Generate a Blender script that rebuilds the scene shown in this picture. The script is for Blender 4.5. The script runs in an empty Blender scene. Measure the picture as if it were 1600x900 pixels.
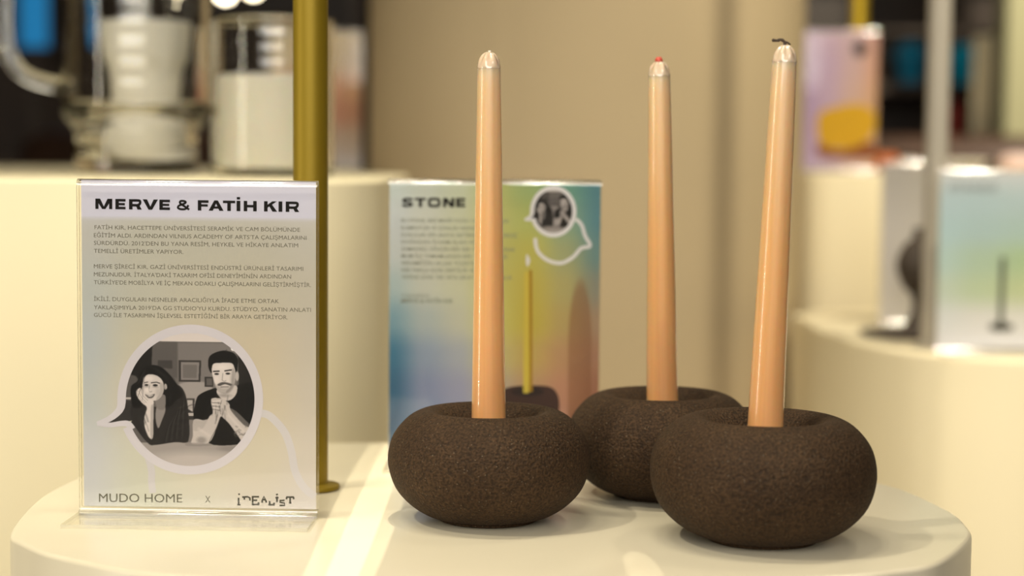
import bpy, bmesh, math, random
import numpy as np
from mathutils import Vector, Matrix, Euler, noise
S = bpy.context.scene
C = S.collection
R = math.radians
PI = math.pi
random.seed(4)

# ------------------------------------------------------------------ camera
FPX = 2850.0
TZ = 0.90                      # height of the foreground table top
CAMZ = TZ + 0.223
PITCH, ROLL = 4.21, 0.45
CM = (Matrix.Rotation(R(90 - PITCH), 3, 'X') @ Matrix.Rotation(R(ROLL), 3, 'Z'))
cd = bpy.data.cameras.new('camera'); cam = bpy.data.objects.new('camera', cd); C.objects.link(cam)
cam.location = (0, 0, CAMZ); cam.rotation_euler = CM.to_euler()
cd.sensor_width = 36; cd.lens = FPX / 1600 * 36
cd.clip_start = 0.02; cd.clip_end = 60
cd.dof.use_dof = True; cd.dof.focus_distance = 1.095
cd.dof.aperture_fstop = (cd.lens / 1000) / 0.0175
cd.dof.aperture_blades = 0
S.camera = cam

# ------------------------------------------------------------------ view
vs = S.view_settings
vs.view_transform = 'Standard'
try: vs.look = 'None'
except Exception: pass
vs.gamma = 1; vs.use_curve_mapping = False; vs.exposure = -0.06

w = bpy.data.worlds.new('world'); S.world = w; w.use_nodes = True
w.node_tree.nodes['Background'].inputs[0].default_value = (1.0, .9, .75, 1)
w.node_tree.nodes['Background'].inputs[1].default_value = 0.05

# ------------------------------------------------------------------ lights
def aim(o, tgt):
    o.rotation_euler = (Vector(tgt) - o.location).to_track_quat('-Z', 'Y').to_euler()
def spot(loc, tgt, power, size, blend=.6, rad=.03, col=(1, .91, .72), sc=None):
    l = bpy.data.lights.new('spot_lamp', 'SPOT'); l.energy = power; l.spot_size = R(size); l.spot_blend = blend
    l.shadow_soft_size = rad; l.color = col
    o = bpy.data.objects.new('spot_lamp', l); C.objects.link(o); o.location = loc; aim(o, tgt)
    if sc: o.scale = sc
    return o
def area(loc, tgt, power, sx, sy, col=(1, .91, .72)):
    l = bpy.data.lights.new('area_lamp', 'AREA'); l.energy = power; l.shape = 'RECTANGLE'; l.size = sx; l.size_y = sy; l.color = col
    o = bpy.data.objects.new('area_lamp', l); C.objects.link(o); o.location = loc; aim(o, tgt)
    return o
spot((-1.10, .45, 2.75), (.05, 1.15, .95), 74, 50, rad=.022)          # track spot to the left
for lx_, pw_ in ((-.62, 17), (-.47, 17), (-.16, 18), (.03, 18)):       # row of small ceiling downlights
    spot((lx_, .98, 2.85), (lx_ * .3, 1.2, .9), pw_, 60, rad=.024)
spot((.95, 1.75, 2.85), (.05, 1.05, .9), 24, 50, rad=.03)             # track spot behind right
spot((.15, 1.0, 2.85), (.3, 2.4, 1.1), 24, 60, rad=.04)
spot((1.0, 1.3, 2.85), (.75, 2.2, 1.0), 150, 60, rad=.04)              # spot on the right plinth
spot((-.9, 1.1, 2.85), (-.55, 1.8, 1.0), 58, 56, rad=.04)             # spot on the left plinth
area((0, .1, 2.9), (0, 1.0, .9), 8, 2.2, 1.6)                        # soft ambient area lamp added above the shopper
area((.2, 3.6, 2.9), (.2, 3.6, 0), 14, 2.0, 1.2)                      # soft ambient area lamp added over the back
spot((1.3, 2.9, 2.8), (1.2, 4.8, 1.2), 380, 60, rad=.05)              # spot added to brighten the dim far right background
spot((.5, 1.7, 2.8), (.55, 2.9, 1.15), 56, 30, rad=.05)               # spot on the lilac sign
area((.0, -1.3, 2.05), (0, 1.6, 1.0), 60, 2.4, 1.4, (1, .95, .88))                    # front fill added behind the shopper to light signs and candles
area((-1.9, .48, 1.1), (0, 1.1, 1.08), 11, .05, 1.3)                   # slim upright lamp added at the left for highlight lines on the candles
# added spots, cones squeezed narrow to lay bright strips on the table
for lx_, pw_, sx_ in ((-.0900, 80, .052), (-.0885, 100, .024)):
    o_ = spot((lx_, 1.16, 2.70), (lx_, 1.16, .9), pw_, 26, blend=0, rad=.001, sc=(sx_, 1, 1)); o_.rotation_euler = (0, 0, 0)
o_ = spot((.072, .968, 2.7), (.072, .968, .9), 42, 3.0, blend=0, rad=.001, sc=(.2, 1, 1)); o_.rotation_euler = (0, 0, R(3))  # added spot standing in for a small bright caustic

# ------------------------------------------------------------------ helpers
def lin(c):
    if isinstance(c, (int, float)): c = (c, c, c)
    return tuple(((x / 255) / 12.92 if x / 255 <= .04045 else ((x / 255 + .055) / 1.055) ** 2.4) for x in c)
def ray(px, py):
    return (CM @ Vector(((px - 800) / FPX, -(py - 450) / FPX, -1)))
def at(px, py, Y):
    d = ray(px, py); t = Y / d.y
    return Vector((0, 0, CAMZ)) + d * t
def onz(px, py, z=TZ):
    d = ray(px, py); t = (z - CAMZ) / d.z
    return Vector((0, 0, CAMZ)) + d * t

def mat(name, col, rough=.5, metal=0, spec=.5, bump=None, var=None, coat=0, sss=0, trans=0, ior=1.45, emit=None, es=1, sheen=0):
    m = bpy.data.materials.new(name); m.use_nodes = True
    nt = m.node_tree; p = nt.nodes['Principled BSDF']
    p.inputs['Base Color'].default_value = (*col, 1)
    p.inputs['Roughness'].default_value = rough; p.inputs['Metallic'].default_value = metal
    p.inputs['Specular IOR Level'].default_value = spec; p.inputs['IOR'].default_value = ior
    p.inputs['Coat Weight'].default_value = coat; p.inputs['Coat Roughness'].default_value = .08
    p.inputs['Transmission Weight'].default_value = trans
    if sss:
        p.inputs['Subsurface Weight'].default_value = sss; p.inputs['Subsurface Radius'].default_value = (.012, .006, .003)
        p.inputs['Subsurface Scale'].default_value = 1.0
    if emit:
        p.inputs['Emission Color'].default_value = (*emit, 1); p.inputs['Emission Strength'].default_value = es
    tc = nt.nodes.new('ShaderNodeTexCoord')
    if bump:
        n = nt.nodes.new('ShaderNodeTexNoise'); n.inputs['Scale'].default_value = bump[0]; n.inputs['Detail'].default_value = 4
        b = nt.nodes.new('ShaderNodeBump'); b.inputs['Strength'].default_value = bump[1]; b.inputs['Distance'].default_value = bump[2]
        nt.links.new(tc.outputs['Object'], n.inputs['Vector']); nt.links.new(n.outputs['Fac'], b.inputs['Height'])
        nt.links.new(b.outputs['Normal'], p.inputs['Normal'])
    if var:
        n = nt.nodes.new('ShaderNodeTexNoise'); n.inputs['Scale'].default_value = var[0]; n.inputs['Detail'].default_value = 3
        r = nt.nodes.new('ShaderNodeValToRGB')
        a = var[1]
        r.color_ramp.elements[0].position = .3; r.color_ramp.elements[1].position = .7
        r.color_ramp.elements[0].color = (*[c * (1 - a) for c in col], 1); r.color_ramp.elements[1].color = (*[min(1, c * (1 + a)) for c in col], 1)
        nt.links.new(tc.outputs['Object'], n.inputs['Vector']); nt.links.new(n.outputs['Fac'], r.inputs['Fac'])
        nt.links.new(r.outputs['Color'], p.inputs['Base Color'])
    return m

def mk(name, bm, m, parent=None, smooth=True, autos=None):
    me = bpy.data.meshes.new(name)
    bmesh.ops.recalc_face_normals(bm, faces=bm.faces[:])
    bm.to_mesh(me); bm.free()
    for mm in (m if isinstance(m, (list, tuple)) else [m]): me.materials.append(mm)
    if smooth: me.shade_smooth()
    if autos: me.set_sharp_from_angle(angle=R(autos))
    o = bpy.data.objects.new(name, me); C.objects.link(o)
    if parent: o.parent = parent
    return o
def tag(o, label, cat, group=None):
    o['label'] = label; o['category'] = cat
    if group: o['group'] = group
    return o
def thing(name, loc, label, cat, rot=(0, 0, 0), group=None):
    o = bpy.data.objects.new(name, None); C.objects.link(o); o.location = loc; o.rotation_euler = rot
    o.empty_display_size = .03
    return tag(o, label, cat, group)
def struct(o):
    o['kind'] = 'structure'; return o

def catmull(pts, n=8, closed=False):
    P = [Vector(p) for p in pts]; out = []
    N = len(P); rng = N if closed else N - 1
    for i in range(rng):
        if closed: p0, p1, p2, p3 = P[i - 1], P[i], P[(i + 1) % N], P[(i + 2) % N]
        else: p0, p1, p2, p3 = P[max(i - 1, 0)], P[i], P[i + 1], P[min(i + 2, N - 1)]
        for k in range(n):
            t = k / n
            out.append(.5 * ((2 * p1) + (-p0 + p2) * t + (2 * p0 - 5 * p1 + 4 * p2 - p3) * t * t + (-p0 + 3 * p1 - 3 * p2 + p3) * t ** 3))
    if not closed: out.append(P[-1])
    return out
def dense(prof, step):
    out = [prof[0]]
    for a, b in zip(prof, prof[1:]):
        n = max(1, int(math.hypot(b[0] - a[0], b[1] - a[1]) / step))
        out += [(a[0] + (b[0] - a[0]) * k / n, a[1] + (b[1] - a[1]) * k / n) for k in range(1, n + 1)]
    return out
def lathe(bm, prof, seg=64, wob=None):
    rings = []
    for (r, z) in prof:
        if r < 1e-6: rings.append([bm.verts.new((0, 0, z))])
        else:
            rg = []
            for k in range(seg):
                a = 2 * PI * k / seg; f = wob(a, r, z) if wob else 1
                rg.append(bm.verts.new((r * f * math.cos(a), r * f * math.sin(a), z)))
            rings.append(rg)
    for a, b in zip(rings, rings[1:]):
        if len(a) == 1 and len(b) == 1: continue
        for k in range(seg):
            k2 = (k + 1) % seg
            if len(a) == 1: bm.faces.new((a[0], b[k], b[k2]))
            elif len(b) == 1: bm.faces.new((a[k], a[k2], b[0]))
            else: bm.faces.new((a[k], a[k2], b[k2], b[k]))
def box(bm, x0, x1, y0, y1, z0, z1, bev=0):
    g = bmesh.ops.create_cube(bm, size=1)['verts']
    for v in g: v.co = Vector((x0 + (v.co.x + .5) * (x1 - x0), y0 + (v.co.y + .5) * (y1 - y0), z0 + (v.co.z + .5) * (z1 - z0)))
    if bev:
        es = list({e for v in g for e in v.link_edges})
        bmesh.ops.bevel(bm, geom=es, offset=bev, segments=2, affect='EDGES', profile=.5)
def tube(bm, pts, rad, seg=12, cap=True):
    P = [Vector(p) for p in pts]; rs = rad if isinstance(rad, (list, tuple)) else [rad] * len(P)
    rings = []; up = Vector((0, 0, 1))
    prev = None
    for i, p in enumerate(P):
        t = (P[min(i + 1, len(P) - 1)] - P[max(i - 1, 0)]).normalized()
        if prev is None:
            a = t.cross(up if abs(t.z) < .9 else Vector((1, 0, 0))).normalized()
        else:
            a = (prev - t * prev.dot(t)).normalized()
        prev = a; b = t.cross(a)
        rings.append([bm.verts.new(p + (a * math.cos(2 * PI * k / seg) + b * math.sin(2 * PI * k / seg)) * rs[i]) for k in range(seg)])
    for a, b in zip(rings, rings[1:]):
        for k in range(seg): bm.faces.new((a[k], a[(k + 1) % seg], b[(k + 1) % seg], b[k]))
    if cap: bm.faces.new(rings[0][::-1]); bm.faces.new(rings[-1])
def slab(bm, outline, z0, z1, bev=.003):
    """vertical-sided block with the given plan outline and a rounded top edge"""
    P = [Vector((p[0], p[1])) for p in outline]; n = len(P)
    A = sum(P[i].x * P[(i + 1) % n].y - P[(i + 1) % n].x * P[i].y for i in range(n))
    if A < 0: P.reverse()
    nor = []
    for i in range(n):
        t = (P[(i + 1) % n] - P[i - 1]).normalized(); nor.append(Vector((t.y, -t.x)))
    rings = []
    lv = [(0, z0), (0, z1 - bev)] + [(bev * (1 - math.cos(a)), z1 - bev + bev * math.sin(a)) for a in (R(22), R(45), R(67), R(90))]
    for (ins, z) in lv: rings.append([bm.verts.new((P[i].x - nor[i].x * ins, P[i].y - nor[i].y * ins, z)) for i in range(n)])
    for a, b in zip(rings, rings[1:]):
        for k in range(n): bm.faces.new((a[k], a[(k + 1) % n], b[(k + 1) % n], b[k]))
    bm.faces.new(rings[-1]); bm.faces.new(rings[0][::-1])
def rrect(x0, x1, y0, y1, r, n=14):
    out = []
    for (cx, cy, a0) in ((x1 - r, y1 - r, 0), (x0 + r, y1 - r, 90), (x0 + r, y0 + r, 180), (x1 - r, y0 + r, 270)):
        for k in range(n + 1):
            a = R(a0 + 90 * k / n); out.append((cx + r * math.cos(a), cy + r * math.sin(a)))
    return out

# ------------------------------------------------------------------ materials
CREAM = (.72, .62, .385)
def painted(name, col, rough, spec=.5):
    return mat(name, col, rough, spec=spec, bump=(9, .05, .002), var=(2.2, .025))
m_table = painted('satin cream lacquer', (.66, .60, .45), .28)
m_ped = painted('matt cream paint', (.77, .69, .47), .6, .3)
m_ped2 = painted('warm white paint', (.80, .71, .49), .6, .3)
m_col = painted('tan column paint', (.46, .365, .225), .75, .2)
m_wall = painted('dark brown wall paint', (.045, .03, .02), .8, .2)
m_ceil = painted('grey ceiling paint', (.35, .31, .25), .9, .2)
m_floor = mat('brown polished floor', (.09, .06, .04), .35, var=(3, .2))
m_brass = mat('brushed brass', (.27, .185, .010), .5, metal=.45, bump=(60, .06, .0005), var=(8, .06))
m_dark = mat('dark stoneware', (.06, .045, .035), .7, var=(30, .2))
m_black = mat('black print ink', lin((22, 20, 20)), .7, spec=.2)
m_wood = mat('dark brown wood', (.05, .025, .015), .5, var=(6, .3))

def m_print(name='printed paper'):
    m = bpy.data.materials.new(name); m.use_nodes = True; nt = m.node_tree; p = nt.nodes['Principled BSDF']
    a = nt.nodes.new('ShaderNodeAttribute'); a.attribute_name = 'print'
    nt.links.new(a.outputs['Color'], p.inputs['Base Color']); p.inputs['Roughness'].default_value = .6
    p.inputs['Specular IOR Level'].default_value = .25
    return m
m_paper = m_print()

def m_clear(name, tint, fres=1.0, rough=.02):
    m = bpy.data.materials.new(name); m.use_nodes = True; nt = m.node_tree; nt.nodes.clear()
    o = nt.nodes.new('ShaderNodeOutputMaterial'); mx = nt.nodes.new('ShaderNodeMixShader')
    t = nt.nodes.new('ShaderNodeBsdfTransparent'); t.inputs[0].default_value = (*tint, 1)
    g = nt.nodes.new('ShaderNodeBsdfGlossy'); g.inputs['Roughness'].default_value = rough; g.inputs['Color'].default_value = (1, 1, 1, 1)
    f = nt.nodes.new('ShaderNodeFresnel'); f.inputs['IOR'].default_value = 1.49
    k = nt.nodes.new('ShaderNodeMath'); k.operation = 'MULTIPLY'; k.inputs[1].default_value = fres
    nt.links.new(f.outputs[0], k.inputs[0]); nt.links.new(k.outputs[0], mx.inputs[0])
    nt.links.new(t.outputs[0], mx.inputs[1]); nt.links.new(g.outputs[0], mx.inputs[2]); nt.links.new(mx.outputs[0], o.inputs[0])
    return m
m_acr = m_clear('clear acrylic', (.99, .99, .985), .55)
m_fold = m_clear('heat-bent clear acrylic', (.96, .96, .95), 2.2, .09)
def m_edge_():
    m = bpy.data.materials.new('polished acrylic edge'); m.use_nodes = True; nt = m.node_tree; nt.nodes.clear()
    o = nt.nodes.new('ShaderNodeOutputMaterial'); mx = nt.nodes.new('ShaderNodeMixShader'); mx.inputs[0].default_value = .45
    t = nt.nodes.new('ShaderNodeBsdfTransparent'); t.inputs[0].default_value = (.9, .89, .82, 1)
    g = nt.nodes.new('ShaderNodeBsdfPrincipled'); g.inputs['Base Color'].default_value = (.75, .72, .6, 1); g.inputs['Roughness'].default_value = .12  # pale colour stands in for light gathered at the cut edges
    nt.links.new(t.outputs[0], mx.inputs[1]); nt.links.new(g.outputs[0], mx.inputs[2]); nt.links.new(mx.outputs[0], o.inputs[0])
    return m
m_edge = m_edge_()

def m_glass_():
    m = bpy.data.materials.new('clear hand-blown glass'); m.use_nodes = True; nt = m.node_tree; nt.nodes.clear()
    o = nt.nodes.new('ShaderNodeOutputMaterial'); g = nt.nodes.new('ShaderNodeBsdfGlass'); g.inputs['IOR'].default_value = 1.47
    g.inputs['Roughness'].default_value = 0.0; g.inputs['Color'].default_value = (.99, .985, .96, 1)
    n = nt.nodes.new('ShaderNodeTexNoise'); n.inputs['Scale'].default_value = 38; n.inputs['Detail'].default_value = 1
    tc = nt.nodes.new('ShaderNodeTexCoord'); b = nt.nodes.new('ShaderNodeBump'); b.inputs['Strength'].default_value = .12; b.inputs['Distance'].default_value = .0015
    nt.links.new(tc.outputs['Object'], n.inputs['Vector']); nt.links.new(n.outputs['Fac'], b.inputs['Height'])
    nt.links.new(b.outputs['Normal'], g.inputs['Normal']); nt.links.new(g.outputs[0], o.inputs[0])
    return m
m_glass = m_glass_()
m_frost = mat('frosted white glass', (.88, .87, .82), .7, spec=.2, bump=(14, .3, .004))
m_wax_white = mat('milky white filling', (.90, .88, .80), .45, sss=.2, bump=(14, .2, .003))

def m_stone_():
    m = bpy.data.materials.new('speckled dark brown stoneware'); m.use_nodes = True; nt = m.node_tree; p = nt.nodes['Principled BSDF']
    N = nt.nodes.new; L = nt.links.new
    tc = N('ShaderNodeTexCoord')
    n1 = N('ShaderNodeTexNoise'); n1.inputs['Scale'].default_value = 26; n1.inputs['Detail'].default_value = 5
    r1 = N('ShaderNodeValToRGB'); r1.color_ramp.elements[0].position = .32; r1.color_ramp.elements[1].position = .72
    r1.color_ramp.elements[0].color = (.036, .0195, .0085, 1); r1.color_ramp.elements[1].color = (.054, .031, .0145, 1)
    n2 = N('ShaderNodeTexNoise'); n2.inputs['Scale'].default_value = 700; n2.inputs['Detail'].default_value = 2
    r2 = N('ShaderNodeValToRGB'); r2.color_ramp.elements[0].position = .35; r2.color_ramp.elements[1].position = .7
    r2.color_ramp.elements[0].color = (.5, .5, .5, 1); r2.color_ramp.elements[1].color = (1.55, 1.5, 1.45, 1)
    mx = N('ShaderNodeMix'); mx.data_type = 'RGBA'; mx.blend_type = 'MULTIPLY'; mx.inputs[0].default_value = 1
    v = N('ShaderNodeTexVoronoi'); v.inputs['Scale'].default_value = 480
    r3 = N('ShaderNodeValToRGB'); r3.color_ramp.elements[0].position = .0; r3.color_ramp.elements[1].position = .17
    r3.color_ramp.elements[0].color = (1, 1, 1, 1); r3.color_ramp.elements[1].color = (0, 0, 0, 1)
    # only some cells carry a pale grain
    gt = N('ShaderNodeMath'); gt.operation = 'GREATER_THAN'; gt.inputs[1].default_value = .60
    sx = N('ShaderNodeSeparateColor'); ml = N('ShaderNodeMath'); ml.operation = 'MULTIPLY'
    mx2 = N('ShaderNodeMix'); mx2.data_type = 'RGBA'
    for t in (n1, n2, v): L(tc.outputs['Object'], t.inputs['Vector'])
    L(n1.outputs['Fac'], r1.inputs['Fac']); L(n2.outputs['Fac'], r2.inputs['Fac']); L(v.outputs['Distance'], r3.inputs['Fac'])
    L(r1.outputs[0], mx.inputs[6]); L(r2.outputs[0], mx.inputs[7])
    L(v.outputs['Color'], sx.inputs[0]); L(sx.outputs[0], gt.inputs[0]); L(gt.outputs[0], ml.inputs[0]); L(r3.outputs[0], ml.inputs[1])
    L(ml.outputs[0], mx2.inputs[0]); L(mx.outputs[2], mx2.inputs[6]); mx2.inputs[7].default_value = (.30, .25, .17, 1)
    L(mx2.outputs[2], p.inputs['Base Color'])
    # grainy surface with faint throwing rings
    mp = N('ShaderNodeMapping'); mp.inputs['Scale'].default_value = (20, 20, 420)
    n4 = N('ShaderNodeTexNoise'); n4.inputs['Scale'].default_value = 1; n4.inputs['Detail'].default_value = 2
    ad = N('ShaderNodeMath'); ad.operation = 'MULTIPLY_ADD'; ad.inputs[1].default_value = .35
    b = N('ShaderNodeBump'); b.inputs['Strength'].default_value = 1.0; b.inputs['Distance'].default_value = .0013
    L(tc.outputs['Object'], mp.inputs['Vector']); L(mp.outputs[0], n4.inputs['Vector']); L(n4.outputs['Fac'], ad.inputs[0]); L(n2.outputs['Fac'], ad.inputs[2])
    L(ad.outputs[0], b.inputs['Height']); L(b.outputs[0], p.inputs['Normal'])
    p.inputs['Roughness'].default_value = .72; p.inputs['Specular IOR Level'].default_value = .2
    return m
m_stone = m_stone_()

def m_candle_():
    m = bpy.data.materials.new('peach candle wax'); m.use_nodes = True; nt = m.node_tree; p = nt.nodes['Principled BSDF']
    N = nt.nodes.new; L = nt.links.new
    tc = N('ShaderNodeTexCoord'); sp = N('ShaderNodeSeparateXYZ'); mr = N('ShaderNodeMapRange')
    mr.inputs['From Min'].default_value = .04; mr.inputs['From Max'].default_value = .262
    r = N('ShaderNodeValToRGB'); e = r.color_ramp.elements
    e[0].position = 0; e[0].color = (.70, .37, .15, 1)
    e[1].position = 1; e[1].color = (.74, .57, .40, 1)
    k = e.new(.45); k.color = (.74, .43, .18, 1)
    k = e.new(.85); k.color = (.74, .52, .29, 1)
    # faint lengthwise streaks from the dipping
    mp = N('ShaderNodeMapping'); mp.inputs['Scale'].default_value = (420, 420, 5)
    n = N('ShaderNodeTexNoise'); n.inputs['Scale'].default_value = 1; n.inputs['Detail'].default_value = 3
    r2 = N('ShaderNodeValToRGB'); r2.color_ramp.elements[0].color = (.88, .86, .82, 1); r2.color_ramp.elements[1].color = (1.08, 1.08, 1.1, 1)
    mx = N('ShaderNodeMix'); mx.data_type = 'RGBA'; mx.blend_type = 'MULTIPLY'; mx.inputs[0].default_value = 1
    L(tc.outputs['Object'], sp.inputs[0]); L(sp.outputs['Z'], mr.inputs[0]); L(mr.outputs[0], r.inputs[0])
    L(tc.outputs['Object'], mp.inputs[0]); L(mp.outputs[0], n.inputs['Vector']); L(n.outputs['Fac'], r2.inputs[0])
    L(r.outputs[0], mx.inputs[6]); L(r2.outputs[0], mx.inputs[7]); L(mx.outputs[2], p.inputs['Base Color'])
    p.inputs['Subsurface Weight'].default_value = .8; p.inputs['Subsurface Radius'].default_value = (.014, .008, .004); p.inputs['Subsurface Scale'].default_value = 1
    p.inputs['Roughness'].default_value = .32; p.inputs['Coat Weight'].default_value = .8; p.inputs['Coat Roughness'].default_value = .06
    return m
m_candle = m_candle_()
m_tip = mat('crinkled clear wrap over pale wax', (.66, .51, .36), .13, spec=.8, coat=1, sss=.25)

# ------------------------------------------------------------------ the shop
def wall(name, x0, x1, y0, y1, z0, z1, m):
    bm = bmesh.new(); box(bm, x0, x1, y0, y1, z0, z1); return struct(mk(name, bm, m, smooth=False))
wall('floor', -3.1, 3.1, -1.7, 6.1, -.1, 0, m_floor)
wall('ceiling', -3.1, 3.1, -1.7, 6.1, 3.0, 3.1, m_ceil)
wall('wall_back', -3.1, 3.1, 6.0, 6.1, 0, 3.0, m_wall)
wall('wall_left', -3.1, -3.0, -1.6, 6.0, 0, 3.0, m_wall)
wall('wall_right', 3.0, 3.1, -1.6, 6.0, 0, 3.0, m_wall)
wall('wall_front', -3.0, 3.0, -1.7, -1.6, 0, 3.0, painted('beige front wall paint', (.45, .38, .27), .8, .2))

# round tan column in the middle distance
bm = bmesh.new(); lathe(bm, [(0, 0), (.330, 0), (.330, .08), (.324, .085), (.324, 2.995), (0, 2.995)], 96)
colm = mk('column', bm, m_col, autos=40); colm.location = (at(912, 450, 2.75).x, 2.75, .002)
tag(colm, 'wide round tan column rising behind the candles', 'column')

# ------------------------------------------------------------------ foreground table
pl = [onz(x, y) for x, y in ((120, 746), (62, 777), (24, 806), (17, 828), (35, 848), (97, 870), (194, 889), (271, 899))]
pl = [(p.x, p.y) for p in pl]
pr = [onz(x, y) for x, y in ((1311, 900), (1400, 891), (1467, 878), (1502, 861), (1515, 842), (1511, 820), (1475, 793), (1422, 767), (1378, 755))]
pr = [(p.x, p.y) for p in pr]
outline = [pl[0], pl[1], pl[3], pl[4], pl[5], pl[7], (-.10, .945), (.0, .939), (.09, .944), pr[0], pr[1], pr[2], pr[4], pr[5], pr[6], pr[8],
           (.19, 1.30), (.08, 1.365), (-.05, 1.392), (-.16, 1.39), (-.24, 1.35), (-.285, 1.30)]
oc = catmull([(x, y, 0) for x, y in outline], 8, True)
bm = bmesh.new(); slab(bm, [(p.x, p.y) for p in oc], .002, TZ, .003)
tab = mk('display_plinth', bm, m_table, autos=50)
tag(tab, 'low cream lacquered display plinth in front that carries the candles', 'display plinth')

# ------------------------------------------------------------------ brass pole
pp = onz(485.5, 764); pz = TZ
pole = thing('brass_pole', (pp.x, pp.y, TZ + .0006), 'tall brushed brass pole standing on the cream plinth behind the bubble sign', 'pole')
bm = bmesh.new(); r = .0114
lathe(bm, [(0, .004), (r, .004), (r, 1.6), (0, 1.6)], 40); mk('shaft', bm, m_brass, pole, autos=40)
bm = bmesh.new(); lathe(bm, [(0, 0), (.019, 0), (.0195, .001), (.019, .0025), (r + .001, .004), (0, .004)], 40); mk('foot', bm, m_brass, pole, autos=40)

# ------------------------------------------------------------------ candle holders and candles
def holder_prof(Rm, H):
    base = [(.0, .0012), (.026, .0012), (.029, 0), (.0305, .0005), (.0315, .0022), (.039, .0042), (.0488, .0105), (.0568, .0198), (.0608, .0325), (.0602, .044), (.0565, .053),
            (.0485, .0615), (.040, .0655), (.0345, .0652), (.029, .062), (.0235, .0565), (.018, .051), (.0142, .047), (.0131, .042), (.0131, .0285), (.0, .028)]
    k, h = Rm / .0612, H / .0657
    out = [(0, base[0][1] * h)]
    c = catmull([(a if a < .0145 else a * k, b * h, 0) for a, b in base[1:-1]], 4)
    return out + [(p.x, p.y) for p in c] + [(0, .028 * h)]
def holder(px, py, Rm, H, label, seed):
    g = onz(px, py)
    def wob(a, r_, z):
        if r_ < .016: return 1
        return 1 + .012 * math.sin(a + seed) + .008 * math.sin(2 * a + seed * 2.3) + .006 * noise.noise(Vector((math.cos(a) * 2, math.sin(a) * 2, z * 40 + seed)))
    bm = bmesh.new(); lathe(bm, holder_prof(Rm, H), 128, wob)
    o = mk('candle_holder', bm, m_stone); o.location = (g.x, g.y, TZ + .0003)
    tag(o, label, 'candle holder'); return o
h1 = holder(762, 811, .0614, .0670, 'round dark brown stoneware candle holder nearest the bubble signs, left of the three', 1.0)
h2 = holder(1031, 773, .0617, .0670, 'round dark brown stoneware candle holder standing behind the other two', 2.7)
h3 = holder(1191, 842, .0655, .0715, 'round dark brown stoneware candle holder in front at the right, largest of the three', 4.1)

def candle(h, mouth_px, top_px, label, kind, seed):
    yb = h.location.y
    b = at(mouth_px[0], mouth_px[1], yb); t = at(top_px[0], top_px[1], yb)
    d = (t - b).normalized()
    zb = TZ + .0305
    base = b + d * ((zb - b.z) / d.z)
    base.x = max(min(base.x, h.location.x + .0018), h.location.x - .0018)
    d = (t - base).normalized(); L = (t - base).length
    o = thing('taper_candle', base, label, 'candle', rot=Vector((0, 0, 1)).rotation_difference(d).to_euler())
    rb, rt = .0110, .0070
    cap = .0095; zc = L - cap
    prof = [(0, 0), (rb - .001, 0), (rb, .0008)] + [(rb + (rt - rb) * (i / 10), zc * i / 10) for i in range(1, 11)] + [(0, zc + .0002)]
    bm = bmesh.new(); lathe(bm, prof, 48); mk('wax_body', bm, m_candle, o, autos=50)
    rnd = random.Random(seed)
    pleats = 6 if kind != 'bent' else 7
    def wob(a, r_, z):
        q = (z - zc) / cap
        return 1 + (.16 * q * math.sin(pleats * a + seed) + .10 * q * noise.noise(Vector((a * 3, z * 500, seed))))
    prof = [(rt * 1.01, zc - .0006), (rt * 1.012, zc + .0004)] + [(rt * a_, zc + cap * b_) for a_, b_ in ((.97, .12), (.90, .34), (.80, .54), (.66, .72), (.50, .86), (.30, .96), (.12, 1.0), (0, 1.005))]
    bm = bmesh.new(); lathe(bm, prof, 84, wob); mk('tip', bm, m_tip, o)
    if kind == 'red':
        bm = bmesh.new(); tube(bm, [(-.001, 0, L - .001), (0, 0, L + .0004), (.0018, 0, L + .0012)], [.0024, .0026, .0016], 12)
        wk = mk('wick', bm, mat('red wax dot', lin((200, 80, 62)), .4), o); wk['label'] = 'red wick end'
    elif kind == 'bent':
        bm = bmesh.new(); tube(bm, catmull([(0, 0, L - .002), (-.0005, 0, L + .0013), (-.0025, 0, L + .0028), (-.0048, 0, L + .0022), (-.0078, 0, L + .0024)], 4), [.0007, .0008, .0009, .001] * 4 + [.0005], 8)
        tube(bm, [(-.0008, 0, L + .0018), (.0012, 0, L + .0013), (.003, 0, L + .0002)], [.0007, .0006, .0004], 8)
        wk = mk('wick', bm, mat('charred wick', (.06, .04, .025), .8), o); wk['label'] = 'bent charred wick'
    else:
        bm = bmesh.new(); tube(bm, [(.0004, 0, L - .0015), (.0004, 0, L + .0008)], .0009, 8)
        mk('wick', bm, mat('white wick', (.7, .6, .5), .6), o)
    return o
candle(h1, (763.5, 655), (764, 81), 'upright peach taper candle in the left holder with a pale pointed tip', 'plain', 1)
candle(h2, (1035, 623), (1030, 95), 'peach taper candle with a red wick end, in the rear holder', 'red', 2)
candle(h3, (1196, 665), (1227, 70), 'leaning peach taper candle with a bent charred wick, in the front right holder', 'bent', 3)

# ------------------------------------------------------------------ signs
def frame_of(origin, rz):
    M = Matrix.Translation(origin) @ Matrix.Rotation(rz, 4, 'Z'); Mi = M.inverted()
    def loc(px, py, yl=0.0):
        o = Mi @ Vector((0, 0, CAMZ)); d = Mi.to_3x3() @ ray(px, py)
        t = (yl - o.y) / d.y; q = o + d * t
        return (q.x, q.z)
    return loc

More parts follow.
